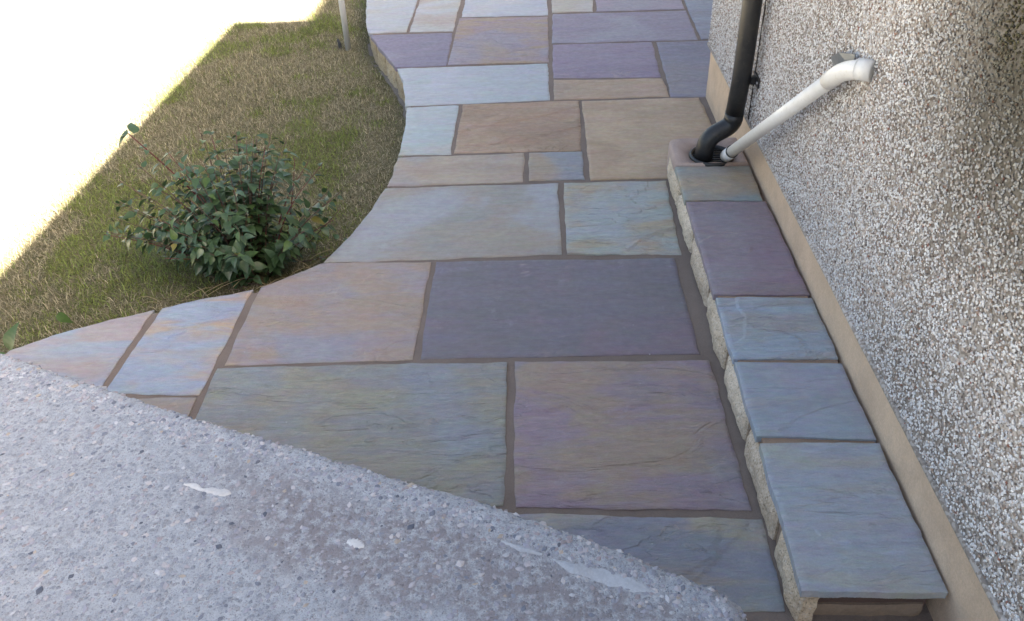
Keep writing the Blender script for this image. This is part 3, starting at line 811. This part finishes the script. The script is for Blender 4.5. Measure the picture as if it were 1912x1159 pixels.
# distance inside the front edge line
perp = t.math('ADD', t.math('MULTIPLY', sp.outputs[0], 0.385), t.math('MULTIPLY', sp.outputs[1], 0.923))
perp = t.math('ADD', perp, t.math('MULTIPLY', t.math('SUBTRACT', f3, 0.5), 0.22))
bandm = t.math('MULTIPLY', t.rng(perp, 0.28, 0.35, 0, 1, True), t.rng(perp, 0.52, 0.44, 0, 1, True))
alongm = t.rng(sp.outputs[0], -0.35, 0.05, 0, 1, True)
grime = t.math('MULTIPLY', t.math('MULTIPLY', bandm, alongm), t.rng(f2, 0.40, 0.56, 0.15, 0.9))
c = t.mix(grime, c, srgb(142, 138, 142))
c = t.mix(t.rng(f3, 0.55, 0.72, 0, 0.35), c, srgb(160, 158, 162))
hb = t.math('ADD', t.math('MULTIPLY', ag, 0.5), f2)
nb_ = t.bump(hb, 0.8, 0.008); nb_ = t.bump(f4, 0.7, 0.004, nb_); nb_ = t.bump(f1, 0.7, 0.0018, nb_)
m_conc = t.out(c, 0.9, nb_, 0.2)
land = tag(bpy.data.objects.new('concrete_landing', None), 'raised rough grey concrete landing with exposed pebbles, in the near foreground', 'landing')
col.objects.link(land); land.location = cl
top = obj('concrete_top', fast_mesh('concrete_top', Vc, Fc, smooth=True), m_conc, land)

# exposed aggregate: real pebbles set in the surface
phi = (1 + 5 ** 0.5) / 2
ICO = np.array([(-1, phi, 0), (1, phi, 0), (-1, -phi, 0), (1, -phi, 0), (0, -1, phi), (0, 1, phi), (0, -1, -phi), (0, 1, -phi), (phi, 0, -1), (phi, 0, 1), (-phi, 0, -1), (-phi, 0, 1)])
ICO /= np.linalg.norm(ICO[0])
ICF = np.array([(0, 11, 5), (0, 5, 1), (0, 1, 7), (0, 7, 10), (0, 10, 11), (1, 5, 9), (5, 11, 4), (11, 10, 2), (10, 7, 6), (7, 1, 8), (3, 9, 4), (3, 4, 2), (3, 2, 6), (3, 6, 8), (3, 8, 9), (4, 9, 5), (2, 4, 11), (6, 2, 10), (8, 6, 7), (9, 8, 1)])
npb = 9500
si = rng.integers(60, SN - 2, npb); ti = rng.integers(4, 92, npb)
near_edge = rng.random(npb) < 0.22
ti = np.where(near_edge, rng.integers(3, 12, npb), ti)
fr1 = rng.random((npb, 1)); fr2 = rng.random((npb, 1))
base = G[si, ti] * (1 - fr1) * (1 - fr2) + G[si + 1, ti] * fr1 * (1 - fr2) + G[si, ti + 1] * (1 - fr1) * fr2 + G[si + 1, ti + 1] * fr1 * fr2
r = 0.0018 + 0.0085 * rng.random(npb) ** 2.6
an = rng.uniform(0, 2 * math.pi, npb); asp = rng.uniform(0.6, 1.0, npb)
L = ICO[None] * rng.uniform(0.75, 1.2, (npb, 12, 1))
lx = L[..., 0] * r[:, None]; ly = L[..., 1] * (r * asp)[:, None]; lz = L[..., 2] * (r * 0.45)[:, None]
px_ = lx * np.cos(an)[:, None] - ly * np.sin(an)[:, None]; py_ = lx * np.sin(an)[:, None] + ly * np.cos(an)[:, None]
VP = np.stack([px_, py_, lz], -1) + (base - np.array([0, 0, 1]) * (r * 0.22)[:, None])[:, None] - np.array(cl)
FPB = (ICF[None] + (np.arange(npb) * 12)[:, None, None]).reshape(-1, 3)
pal = np.array([srgb(152, 152, 164)[:3], srgb(170, 166, 172)[:3], srgb(136, 140, 152)[:3], srgb(188, 184, 186)[:3], srgb(150, 140, 142)[:3], srgb(104, 110, 124)[:3], srgb(66, 72, 88)[:3], srgb(178, 164, 148)[:3], srgb(190, 192, 198)[:3]])
cp = 0.15 * np.array(srgb(176, 184, 196)[:3]) + 0.85 * pal[rng.choice(9, npb, p=np.array([.24, .19, .17, .12, .10, .08, .02, .02, .06]))] * rng.uniform(0.85, 1.1, (npb, 1))
pb = obj('pebbles', fast_mesh('pebbles', VP.reshape(-1, 3), FPB, np.repeat(cp, 12, 0)), attr_mat('pebble', 0.75, 0, 0.35), land)
pb['kind'] = 'stuff'

# dried paint drips on the landing: thin uneven skins of white
m_paint = mortar('white_paint', (218, 220, 222), 0.55, scale=40)
def surf_z(x, y):
    d = (G[..., 0] - x) ** 2 + (G[..., 1] - y) ** 2
    i = np.unravel_index(np.argmin(d), d.shape); return G[i][2]
def paint(pts, seed):
    """ribbon through (x, y, halfwidth)."""
    P_ = resample([(a, b, c_) for a, b, c_ in pts], 26)
    vs = []; fs = []
    for i, (x, y, w) in enumerate(P_):
        q = P_[min(i + 1, 25)] - P_[max(i - 1, 0)]; q = q[:2] / np.linalg.norm(q[:2]); nn = np.array([-q[1], q[0]])
        for sgn in (-1, -0.4, 0.4, 1):
            wv = w * (0.75 + 0.6 * float(vnoise(i * 0.7, sgn * 3 + seed, seed)))
            x2, y2 = x + nn[0] * wv * sgn, y + nn[1] * wv * sgn
            vs.append((x2 - cl.x, y2 - cl.y, surf_z(x2, y2) + (0.0022 if abs(sgn) < 0.9 else 0.0002)))
    for i in range(25):
        for j in range(3):
            a = i * 4 + j; fs.append((a, a + 1, a + 5, a + 4))
    obj('paint_drip', pymesh('paint_drip', vs, fs, True), m_paint, land)
paint([(-0.770, 1.124, 0.002), (-0.748, 1.120, 0.006), (-0.725, 1.109, 0.004), (-0.700, 1.106, 0.009), (-0.672, 1.099, 0.010), (-0.660, 1.098, 0.001)], 3)
paint([(-0.392, 0.978, 0.004), (-0.378, 0.972, 0.010), (-0.364, 0.966, 0.008), (-0.356, 0.964, 0.002)], 5)
m_paint = mortar('worn_pale_skim', (188, 195, 204), 0.85, scale=50)
paint([(-0.09, 0.974, 0.002), (-0.05, 0.957, 0.006), (-0.01, 0.944, 0.003)], 8)
paint([(0.015, 0.930, 0.002), (0.05, 0.912, 0.011), (0.11, 0.892, 0.014), (0.165, 0.872, 0.011), (0.195, 0.862, 0.002)], 9)

# ------------------------------------------------------------------ drain gully
gul = tag(bpy.data.objects.new('drain_gully', None), 'black round plastic drain gully with grating at the far end of the step', 'drain')
col.objects.link(gul); gul.location = (GC[0], GC[1], ST)
m_black = plastic('black_pvc', (0.014, 0.015, 0.017, 1), 0.38, 0.25, (0.10, 0.085, 0.07, 1))
gv = []; gf = []
pr_ = [(0.089, -0.004), (0.089, 0.006), (0.084, 0.010), (0.078, 0.008), (0.074, -0.002), (0.074, -0.06)]
for k in range(40):
    a = 2 * math.pi * k / 40
    for rr, z in pr_: gv.append((rr * math.cos(a), rr * math.sin(a), z))
for k in range(40):
    for j in range(5):
        a = k * 6 + j; b = ((k + 1) % 40) * 6 + j
        gf.append((a, b, b + 1, a + 1))
obj('frame', pymesh('frame', gv, gf, True), m_black, gul)
for k in range(7):
    yb = -0.060 + 0.02 * k; hw = math.sqrt(0.0755 ** 2 - yb ** 2)
    v_, f_ = box_data(-hw, hw, yb - 0.0035, yb + 0.0035, -0.012, -0.002)
    obj('grate_bar', pymesh('grate_bar', v_, f_), m_black, gul)
v_, f_ = tube_data([(0, 0, -0.10), (0, 0, -0.085)], 0.0745, 24)
obj('sump', pymesh('sump', v_, f_), plastic('sump_dark', (0.01, 0.01, 0.01, 1), 0.3), gul)

# ------------------------------------------------------------------ black downpipe
DX, DY = 0.752, 2.935
dp = tag(bpy.data.objects.new('downpipe', None), 'black plastic rainwater downpipe with offset bend above the drain', 'downpipe')
col.objects.link(dp); dp.location = (DX, DY, 0.12)
def tube(name, pts, rad, mat, par, n=24, fillet=0, sm=True):
    L = Vector(par.location)
    pts = [Vector(p) - L for p in pts]
    if fillet: pts = smooth_path(pts, fillet, 7)
    v, f = tube_data(pts, rad, n)
    me = pymesh(name, v, f, sm)
    o = obj(name, me, mat, par)
    return o
tube('pipe', [(DX, DY - 0.012, 2.40), (DX, DY - 0.005, 0.46), (DX, DY + 0.032, 0.285)], 0.0345, m_black, dp, fillet=0.05)
tube('pipe_shoe', [(DX, DY + 0.028, 0.305), (DX, DY + 0.036, 0.248), (0.655, DY + 0.022, 0.205), (0.648, DY + 0.015, 0.105)], 0.036, m_black, dp, fillet=0.052)
def collar(name, p, d, rad, ln, mat, par, lip=0.0025):
    d = Vector(d).normalized(); p = Vector(p)
    ks = [(-0.5, 0), (-0.5, 1), (-0.3, 1.0), (-0.28, 0.7), (0.28, 0.7), (0.3, 1.0), (0.5, 1), (0.5, 0)]
    L = Vector(par.location)
    v, f = tube_data([p + d * ln * a - L for a, _ in ks], [rad + lip * b - (0.004 if b == 0 else 0) for _, b in ks], 28)
    return obj(name, pymesh(name, v, f, False), mat, par)
collar('socket', (DX, DY + 0.026, 0.312), (0, 0.2, -1), 0.037, 0.045, m_black, dp)
collar('socket', (0.6985, DY + 0.0285, 0.222), (-1, -0.1, -0.45), 0.0365, 0.03, m_black, dp, 0.002)
collar('clip_band', (DX, DY - 0.004, 0.445), (0, 0.05, -1), 0.0355, 0.034, m_black, dp, 0.004)
br = part('bracket', DX + 0.034, XW - 0.006, DY - 0.012, DY + 0.010, 0.43, 0.458, m_black, dp)
part('bracket_plate', XW - 0.008, XW + 0.001, DY - 0.045, DY + 0.04, 0.426, 0.462, m_black, dp)
for yy in (-0.032, 0.028):
    tube('screw', [(XW - 0.012, DY + yy, 0.444), (XW - 0.007, DY + yy, 0.444)], 0.005, plastic('zinc', (0.4, 0.4, 0.42, 1), 0.35), dp, 10)

# ------------------------------------------------------------------ white waste pipe
wp = tag(bpy.data.objects.new('waste_pipe', None), 'white plastic waste pipe slanting down the pebbledash wall into the drain', 'pipe')
col.objects.link(wp); wp.location = (0.74, 2.88, 0.14)
m_white = plastic('white_pvc', (0.80, 0.80, 0.79, 1), 0.34, 0.26, (0.42, 0.38, 0.30, 1))
A_ = Vector((0.728, 2.905, 0.150)); B_ = Vector((0.770, 2.045, 0.802))
dirp = (B_ - A_).normalized()
tube('pipe', [A_ + dirp * 0.05, B_], 0.0215, m_white, wp, 28)
tube('end_socket', [A_, A_ + dirp * 0.085], 0.0245, plastic('white_pvc_dirty', (0.72, 0.73, 0.74, 1), 0.4, 0.4, (0.35, 0.33, 0.30, 1)), wp, 28)
tube('seal_ring', [A_ + dirp * 0.0835, A_ + dirp * 0.0885], 0.0252, m_black, wp, 28)
tube('elbow', [B_ - dirp * 0.055, B_ + dirp * 0.028, Vector((0.786, 1.955, 0.850)), Vector((0.812, 1.930, 0.853))], 0.0242, m_white, wp, 28, fillet=0.055)
dE = (Vector((0.812, 1.930, 0.853)) - Vector((0.786, 1.955, 0.850))).normalized()
tube('wall_socket', [Vector((0.786, 1.955, 0.850)) - dE * 0.004, Vector((0.812, 1.930, 0.853))], 0.0262, m_white, wp, 28)
tube('weld_line', [Vector((0.786, 1.955, 0.850)) - dE * 0.005, Vector((0.786, 1.955, 0.850)) - dE * 0.002], 0.0267, m_white, wp, 28)

# small bent metal plate on the wall above the elbow
t = NT('dull_lead'); v = t.coords(); a = t.noise(v, 30, 4)
m_lead = t.out(t.mix(a, (0.10, 0.115, 0.13, 1), (0.20, 0.22, 0.24, 1)), 0.35, t.bump(a, 0.4, 0.003), 0.6, 0.15)
q = [(0.800, 2.165, 0.775), (0.782, 2.150, 0.812), (0.776, 2.085, 0.846), (0.800, 2.035, 0.858), (0.800, 2.03, 0.82), (0.790, 2.10, 0.792)]
pc = Vector((0.80, 2.1, 0.815))
tv_ = [Vector(p) - pc for p in q] + [Vector(p) - pc + Vector((0.0022, 0, 0.001)) for p in q]
tf_ = [(0, 1, 5), (1, 2, 5), (2, 4, 5), (2, 3, 4), (6, 11, 7), (7, 11, 8), (8, 11, 10), (8, 10, 9)] + [(i, 6 + i, 6 + (i + 1) % 6, (i + 1) % 6) for i in range(6)]
tag(obj('metal_plate', pymesh('metal_plate', tv_, tf_), m_lead, None, pc), 'small bent grey metal plate on the wall behind the white elbow', 'metal plate')

# ------------------------------------------------------------------ clothes post
PX, PY = -1.245, 5.185
pz = float(lawn_z(PX, PY))
post = tag(bpy.data.objects.new('clothes_post', None), 'slim grey metal clothes post standing in the lawn by the patio edge', 'post')
col.objects.link(post); post.location = (PX, PY, pz)
t = NT('galvanised'); v = t.coords(); a = t.noise(v, 14, 5, 0.6)
m_galv = t.out(t.mix(a, (0.42, 0.44, 0.46, 1), (0.58, 0.60, 0.62, 1)), t.rng(a, 0.3, 0.7, 0.32, 0.5), t.bump(a, 0.2, 0.002), 0.5, 0.0)
tube('pole', [(PX, PY, pz - 0.05), (PX + 0.01, PY, pz + 0.84)], 0.019, m_galv, post, 20)
tube('pole_cap', [(PX + 0.01, PY, pz + 0.83), (PX + 0.01, PY, pz + 0.85)], 0.022, m_galv, post, 20)
v_, f_ = tube_data([(0, 0, -0.03), (-0.002, 0, 0.03), (-0.008, 0.004, 0.058), (-0.010, 0.004, 0.066)], [0.012, 0.011, 0.008, 0.004], 10)
tag(obj('ground_peg', pymesh('ground_peg', v_, f_, True), plastic('dark_peg', (0.03, 0.035, 0.045, 1), 0.5), None, (PX - 0.055, PY + 0.02, float(lawn_z(PX - 0.055, PY)))), 'short dark peg sticking out of the lawn beside the metal post', 'peg')

# ------------------------------------------------------------------ grass
def edge_x(y):
    o_ = np.argsort(CURVE_NP[:, 1]); return np.interp(y, CURVE_NP[o_, 1], CURVE_NP[o_, 0])
def blades(n, x0, x1, y0, y1, hmin, hmax, wid, flat, seed, straw=0.5):
    r_ = np.random.default_rng(seed)
    x = r_.uniform(x0, x1, n); y = r_.uniform(y0, y1, n)
    ok = x < edge_x(y) - 0.012
    bare = fbm(x * 5, y * 5, 91, 3)
    near = np.clip(1 - (edge_x(y) - x) / 0.10, 0, 1) * np.clip((y - 3.3) / 0.6, 0, 1)
    ok &= r_.random(n) > near * 0.85
    ok &= r_.random(n) < 0.35 + 1.3 * bare
    ok &= r_.random(n) > 0.8 * np.exp(-(((x + 1.10) / 0.22) ** 2 + ((y - 2.56) / 0.16) ** 2))
    x, y = x[ok], y[ok]; n = len(x)
    z = lawn_z(x, y)
    a = r_.uniform(0, 2 * math.pi, n); h = r_.uniform(hmin, hmax, n) * (0.7 + 0.6 * fbm(x * 3, y * 3, 95, 2)); lean = np.clip(r_.normal(flat, 0.28, n), 0.05, 1.45)
    d = np.stack([np.cos(a), np.sin(a), np.zeros(n)], 1); sd_ = np.stack([-np.sin(a), np.cos(a), np.zeros(n)], 1)
    w = (wid * r_.uniform(0.6, 1.3, n))[:, None]
    b = np.stack([x, y, z - 0.003], 1)
    l1 = (h * 0.55)[:, None]; l2 = (h * 0.5)[:, None]
    upv = np.array([[0, 0, 1.0]])
    m_ = b + d * np.sin(lean * 0.6)[:, None] * l1 + upv * np.cos(lean * 0.6)[:, None] * l1
    le2 = np.minimum(lean * 1.25, 1.6)
    e_ = m_ + d * np.sin(le2)[:, None] * l2 + upv * np.cos(le2)[:, None] * l2
    V = np.stack([b - sd_ * w, b + sd_ * w, m_ - sd_ * w * 0.75, m_ + sd_ * w * 0.75, e_], 1).reshape(-1, 3)
    k = (np.arange(n) * 5)[:, None]
    F = np.concatenate([k + np.array([[0, 1, 3]]), k + np.array([[0, 3, 2]]), k + np.array([[2, 3, 4]])])
    g = fbm(x * 1.7 + 3, y * 1.7, 97, 4); g2 = fbm(x * 7, y * 7, 98, 3)
    pg = np.clip((g - 0.5) * 6.5 + (g2 - 0.5) * 3.0 + (1 - straw), 0.04, 0.96)
    isg = r_.random(n) < pg
    gr = np.array([[0.150, 0.200, 0.060]]) * r_.uniform(0.5, 1.7, (n, 1)) + np.array([[0.05, 0.03, 0.0]]) * r_.random((n, 1))
    st = np.array([[0.38, 0.34, 0.23]]) * (r_.uniform(0.3, 1.0, (n, 1)) + 0.8 * r_.random((n, 1)) ** 3)
    sun_pale = np.maximum(np.clip((-2.15 - x) / 0.3, 0, 1), np.clip((y - 5.75) / 0.2, 0, 1) * np.clip((-1.64 - x) / 0.15, 0, 1))[:, None]  # sunlit area past the shadow edge, painted into the blades as paler colour
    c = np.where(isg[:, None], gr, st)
    c = c * (1 - sun_pale) + sun_pale * np.array([[0.64, 0.61, 0.53]]) * r_.uniform(0.8, 1.2, (n, 1))
    return V, F, np.repeat(np.clip(c, 0, 0.7), 5, 0)
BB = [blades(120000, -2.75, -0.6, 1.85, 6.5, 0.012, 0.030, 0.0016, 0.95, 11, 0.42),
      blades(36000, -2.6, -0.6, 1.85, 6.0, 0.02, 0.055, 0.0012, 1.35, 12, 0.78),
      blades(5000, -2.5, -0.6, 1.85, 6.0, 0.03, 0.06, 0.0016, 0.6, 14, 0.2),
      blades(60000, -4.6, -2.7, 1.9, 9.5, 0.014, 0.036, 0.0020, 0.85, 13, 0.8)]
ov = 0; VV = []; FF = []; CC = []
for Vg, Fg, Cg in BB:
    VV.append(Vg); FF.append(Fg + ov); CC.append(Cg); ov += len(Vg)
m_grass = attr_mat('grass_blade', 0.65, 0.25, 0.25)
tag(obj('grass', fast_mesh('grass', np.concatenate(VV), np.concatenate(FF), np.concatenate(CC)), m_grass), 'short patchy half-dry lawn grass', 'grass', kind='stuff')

# ------------------------------------------------------------------ shrub
def leaf_mesh(name, ln=1.0, wd=0.30, fold=0.18, curl=0.25, serr=0.03):
    """ovate pointed leaf along +x, unit length, folded on its midrib; every vertex from a short outline table."""
    us = np.array([0, 0.10, 0.28, 0.48, 0.68, 0.86, 1.0])
    hw = np.array([0.03, 0.70, 1.0, 0.92, 0.60, 0.25, 0.0]) * wd
    vs = []; fs = []
    for i, (u, w) in enumerate(zip(us, hw)):
        zc = -curl * u * u
        w2 = w + (serr * wd if i % 2 else 0) * (1 if 0 < i < 6 else 0)
        vs += [(u * ln, -w2, zc + fold * w2), (u * ln, 0, zc), (u * ln, w2, zc + fold * w2)]
    for i in range(6):
        for j in (0, 1):
            a = i * 3 + j; fs.append((a, a + 3, a + 4, a + 1))
    return pymesh(name, vs, fs, True)
def leaf_mat(name, c1, c2, rough=0.38, spec=0.5, tr=0.18):
    t = NT(name); v = t.coords(); a = t.noise(v, 3.5, 4, 0.6); oi = t.n('ObjectInfo')
    c = t.mix(t.rng(a, 0.35, 0.65), c1, c2)
    c = t.mix(t.rng(oi.outputs['Random'], 0, 1, 0, 0.55), c, t.mix(1.0, c, (0.55, 0.6, 0.65, 1), 'MULTIPLY'))
    wv = t.n('TexWave'); wv.inputs['Scale'].default_value = 2.2; wv.inputs['Distortion'].default_value = 1.0; t.l(v, wv.inputs['Vector'])
    t.out(c, rough, t.bump(wv.outputs[1], 0.06, 0.02), spec)
    trn = t.n('BsdfTranslucent'); mx = t.n('MixShader'); mx.inputs[0].default_value = tr
    t.l(c, trn.inputs[0]); t.l(t.b.outputs[0], mx.inputs[1]); t.l(trn.outputs[0], mx.inputs[2])
    t.l(mx.outputs[0], t.t.nodes['Material Output'].inputs[0])
    return t.m
M_LEAF = [leaf_mat('leaf_dark', (0.046, 0.092, 0.040, 1), (0.066, 0.125, 0.050, 1)),
          leaf_mat('leaf_blue', (0.058, 0.118, 0.066, 1), (0.080, 0.148, 0.080, 1), 0.32, 0.6),
          leaf_mat('leaf_fresh', (0.070, 0.135, 0.040, 1), (0.095, 0.17, 0.05, 1)),
          leaf_mat('leaf_yellow', (0.16, 0.17, 0.035, 1), (0.20, 0.16, 0.04, 1))]
LEAVES = []
for mi, mt_ in enumerate(M_LEAF):
    for cu, fo, wd_ in ((0.22, 0.35, 0.29), (0.42, 0.20, 0.32), (0.10, 0.50, 0.26)):
        me = leaf_mesh('leaf', 1.0, wd_, fo, cu); me.materials.append(mt_); LEAVES.append((mi, me))
m_twig = plastic('twig_bark', (0.10, 0.055, 0.045, 1), 0.7, 0.5, (0.18, 0.14, 0.10, 1))
m_redtwig = plastic('red_twig', (0.13, 0.030, 0.032, 1), 0.55, 0.3, (0.10, 0.05, 0.04, 1))
SBX, SBY = -1.165, 2.63
sz = float(lawn_z(SBX, SBY))
shrub = tag(bpy.data.objects.new('shrub', None), 'bushy dark green leafy shrub at the lawn edge beside the curved paving', 'shrub')
col.objects.link(shrub); shrub.location = (SBX, SBY, sz)
SO = Vector((SBX, SBY, sz))
rs = random.Random(5)
cands = []
def grow(name, pts, r0, r1, mat, nleaf, l0, l1, start=0.25, wts=(5, 4, 1.2, 0.25)):
    p = smooth_path([Vector(q) for q in pts], 0.12, 5)
    rad = [r0 + (r1 - r0) * i / (len(p) - 1) for i in range(len(p))]
    v, f = tube_data([q - SO for q in p], rad, 6)
    o = obj(name, pymesh(name, v, f, True), mat, shrub)
    P_ = resample([tuple(q) for q in p], 60)
    for i in range(nleaf):
        t_ = start + (1 - start) * (i + rs.random() * 0.6) / nleaf
        k = min(58, int(t_ * 59)); pos = Vector(P_[k]); tan = (Vector(P_[k + 1]) - Vector(P_[k])).normalized()
        for side in ((0, 1) if rs.random() < 0.55 else (0,)):
            ang = i * 1.57 + side * math.pi + rs.uniform(-0.5, 0.5)
            a = tan.cross(Vector((0, 0, 1)));
            if a.length < 0.1: a = Vector((1, 0, 0))
            a.normalize(); b = tan.cross(a)
            d = (a * math.cos(ang) + b * math.sin(ang)) * 0.85 + tan * 0.35 + Vector((0, 0, rs.uniform(-0.35, 0.2)))
            d.normalize()
            ln = rs.uniform(l0, l1) * (1 if t_ < 0.85 else 0.75)
            cands.append((pos + d * 0.008, d, ln, rs.choices((0, 1, 2, 3), wts)[0]))
    return o
for i in range(84):
    a = rs.uniform(0, 2 * math.pi); rr = math.sqrt(rs.random())
    bx = SBX + 0.10 * rr * math.cos(a); by = SBY + 0.07 * rr * math.sin(a)
    h = (0.56 - 0.30 * rr ** 2) * rs.uniform(0.55, 1.15)
    ex = bx + 0.36 * rr * math.cos(a) + rs.gauss(0, 0.045); ey = by + 0.24 * rr * math.sin(a) + rs.gauss(0, 0.045)
    if ex > edge_x(ey) - 0.02: ex = edge_x(ey) - 0.03 - 0.1 * rs.random()
    mx_, my_ = bx * 0.55 + ex * 0.45, by * 0.55 + ey * 0.45
    grow('stem', [(bx, by, sz - 0.02), (mx_, my_, sz + h * 0.62), (ex, ey, sz + h)], 0.0032, 0.0012, m_twig if i % 7 else m_redtwig, rs.randint(12, 18), 0.030, rs.uniform(0.050, 0.066), 0.12)
# long shoots that stand out of the bush
grow('shoot', [(-1.20, 2.66, sz), (-1.25, 2.62, 0.13), (-1.33, 2.56, 0.33), (-1.395, 2.50, 0.488)], 0.0042, 0.002, m_redtwig, 5, 0.040, 0.058, 0.42, (3, 3, 4, 0.5))
grow('shoot', [(-1.22, 2.72, sz), (-1.38, 2.68, 0.12), (-1.48, 2.63, 0.245)], 0.003, 0.0013, m_twig, 5, 0.035, 0.05, 0.4, (3, 4, 2, 3))
grow('shoot', [(-1.10, 2.70, sz), (-1.12, 2.80, 0.15), (-1.16, 2.84, 0.305)], 0.003, 0.0012, m_twig, 6, 0.03, 0.045, 0.4, (2, 5, 2, 1))
grow('shoot', [(-1.05, 2.72, sz), (-0.98, 2.80, 0.10), (-0.955, 2.82, 0.225)], 0.003, 0.0012, m_redtwig, 5, 0.035, 0.055, 0.4, (3, 4, 2, 1))
grow('shoot', [(-1.02, 2.70, sz), (-0.86, 2.74, -0.03), (-0.79, 2.74, 0.045)], 0.0028, 0.0012, m_twig, 6, 0.035, 0.05, 0.35, (3, 4, 3, 0.5))
grow('shoot', [(-0.98, 2.68, sz), (-0.80, 2.63, -0.10), (-0.775, 2.635, -0.01)], 0.0025, 0.001, m_twig, 4, 0.035, 0.05, 0.35, (3, 4, 3, 0.5))
tipp = Vector((-1.395, 2.50, 0.488))
cands.append((tipp, Vector((-0.75, -0.3, -0.55)).normalized(), 0.065, 0)); cands.append((tipp + Vector((0.02, 0, 0.0)), Vector((-0.15, 0.5, 0.35)).normalized(), 0.06, 0)); cands.append((tipp, Vector((-0.8, 0.2, -0.1)).normalized(), 0.05, 0))
# the largest leaves nearest the viewer are single parts, the inner ones one mass
camp = Vector((0, 0, CAMH))
cands.sort(key=lambda c: (c[0] - camp).length - c[2] * 6 + rs.random() * 0.12)
def leaf_matrix(pos, d, ln, roll):
    x = d; up_ = Vector((0, 0, 1)); y = up_.cross(x)
    if y.length < 0.05: y = Vector((0, 1, 0))
    y.normalize(); z = x.cross(y)
    R_ = Matrix((x, y, z)).transposed()
    R_ = R_ @ Matrix.Rotation(roll, 3, 'X')
    m = R_.to_4x4() @ Matrix.Scale(ln, 4); m.translation = pos
    return m
inner_v = []; inner_f = []; ni = 0
for i, (pos, d, ln, mi) in enumerate(cands):
    m = leaf_matrix(pos, d, ln, rs.uniform(-0.7, 0.7))
    me = LEAVES[mi * 3 + rs.randrange(3)][1]
    if i < 295:
        o = bpy.data.objects.new('leaf', me); col.objects.link(o); o.parent = shrub
        o.matrix_local = Matrix.Translation(-SO) @ m
    else:
        for vv in me.vertices: inner_v.append((m @ vv.co) - SO)
        for p in me.polygons: inner_f.append(tuple(ni + q for q in p.vertices))
        ni += len(me.vertices)
if inner_v:
    o = obj('inner_leaves', pymesh('inner_leaves', inner_v, inner_f, True), M_LEAF[0], shrub); o['kind'] = 'stuff'
print('leaves', len(cands))

# ------------------------------------------------------------------ weeds by the paving
def weed(label, base, stems, mats):
    bz = float(lawn_z(base[0], base[1]))
    r_ = tag(bpy.data.objects.new('weed', None), label, 'weed', 'weeds at the paving edge'); col.objects.link(r_); r_.location = (base[0], base[1], bz)
    for (dx, dy, dz, ln, lx, ly, lz, roll) in stems:
        tip = Vector((dx, dy, dz))
        v, f = tube_data([(0, 0, -0.01), tip * 0.5 + Vector((0, 0, 0.012)), tip], [0.0016, 0.0013, 0.001], 6)
        obj('stem', pymesh('stem', v, f, True), m_twig, r_)
        d = Vector((lx, ly, lz)).normalized()
        me = LEAVES[mats * 3 + (len(r_.children) % 3)][1]
        o = bpy.data.objects.new('leaf', me); col.objects.link(o); o.parent = r_
        o.matrix_local = leaf_matrix(tip, d, ln, roll)
weed('small weed with one upright pale green leaf over the left paving edge', (-1.66, 2.10), [(-0.01, 0.06, 0.150, 0.055, 0.75, -0.3, -0.62, 0.9), (-0.03, -0.01, 0.05, 0.06, -0.8, 0.1, 0.1, 0.3), (0.05, 0.02, 0.05, 0.06, 0.9, 0.1, 0.1, -0.2)], 2)
weed('small weed with narrow leaves in the corner of lawn and concrete landing', (-1.80, 2.03), [(0.0, 0.01, 0.09, 0.10, 0.25, 0.1, 0.95, 0.6), (-0.02, 0.0, 0.06, 0.07, -0.7, 0.1, 0.2, 0.0), (0.03, 0.0, 0.05, 0.06, 0.8, 0.3, 0.3, 0.3)], 2)
# dry grass stalks left standing by the shrub
tuft = tag(bpy.data.objects.new('dry_grass_stalks', None), 'pale dry grass stalks bent over at the left foot of the shrub', 'dry grass'); col.objects.link(tuft)
tb = Vector((-1.42, 2.42, float(lawn_z(-1.42, 2.42)))); tuft.location = tb
m_straw = plastic('straw', (0.42, 0.34, 0.20, 1), 0.7, 0.3, (0.25, 0.2, 0.12, 1))
for i in range(14):
    a = rs.uniform(0, 6.28); l_ = rs.uniform(0.06, 0.17); hz = rs.uniform(0.25, 0.95)
    d = Vector((math.cos(a) * (1 - hz * 0.6), math.sin(a) * (1 - hz * 0.6), hz)).normalized()
    p = [Vector((0.03 * math.cos(a), 0.03 * math.sin(a), -0.005))]
    for k in range(4):
        d = (d + Vector((math.cos(a) * 0.22, math.sin(a) * 0.22, -0.22 - 0.1 * k))).normalized(); p.append(p[-1] + d * l_ / 4)
    v, f = tube_data(p, [0.0013, 0.0012, 0.001, 0.0008, 0.0006], 5)
    obj('stalk', pymesh('stalk', v, f, True), m_straw, tuft)

# straw and twigs lying on the bare soil at the foot of the shrub
lit = tag(bpy.data.objects.new('dry_straw_litter', None), 'loose dry straw lying on the soil between shrub and curved paving', 'straw'); col.objects.link(lit)
lb = Vector((-1.0, 2.50, float(lawn_z(-1.0, 2.50)))); lit.location = lb
for i in range(46):
    x = rs.uniform(-1.38, -0.76); y = rs.uniform(2.26, 2.72)
    if x > float(edge_x(y)) - 0.05: continue
    a = rs.gauss(0.0, 0.6); l_ = rs.uniform(0.05, 0.20); z = float(lawn_z(x, y)) + rs.uniform(0.006, 0.03)
    d = Vector((math.cos(a), math.sin(a), rs.uniform(-0.1, 0.12)))
    p = [Vector((x, y, z)) - lb + d * l_ * k / 3 + Vector((0, 0, 0.012 * math.sin(k * 1.05))) for k in range(4)]
    v, f = tube_data(p, [0.0012, 0.0014, 0.0011, 0.0007], 5)
    obj('stalk', pymesh('stalk', v, f, True), m_straw if i % 3 else m_twig, lit)
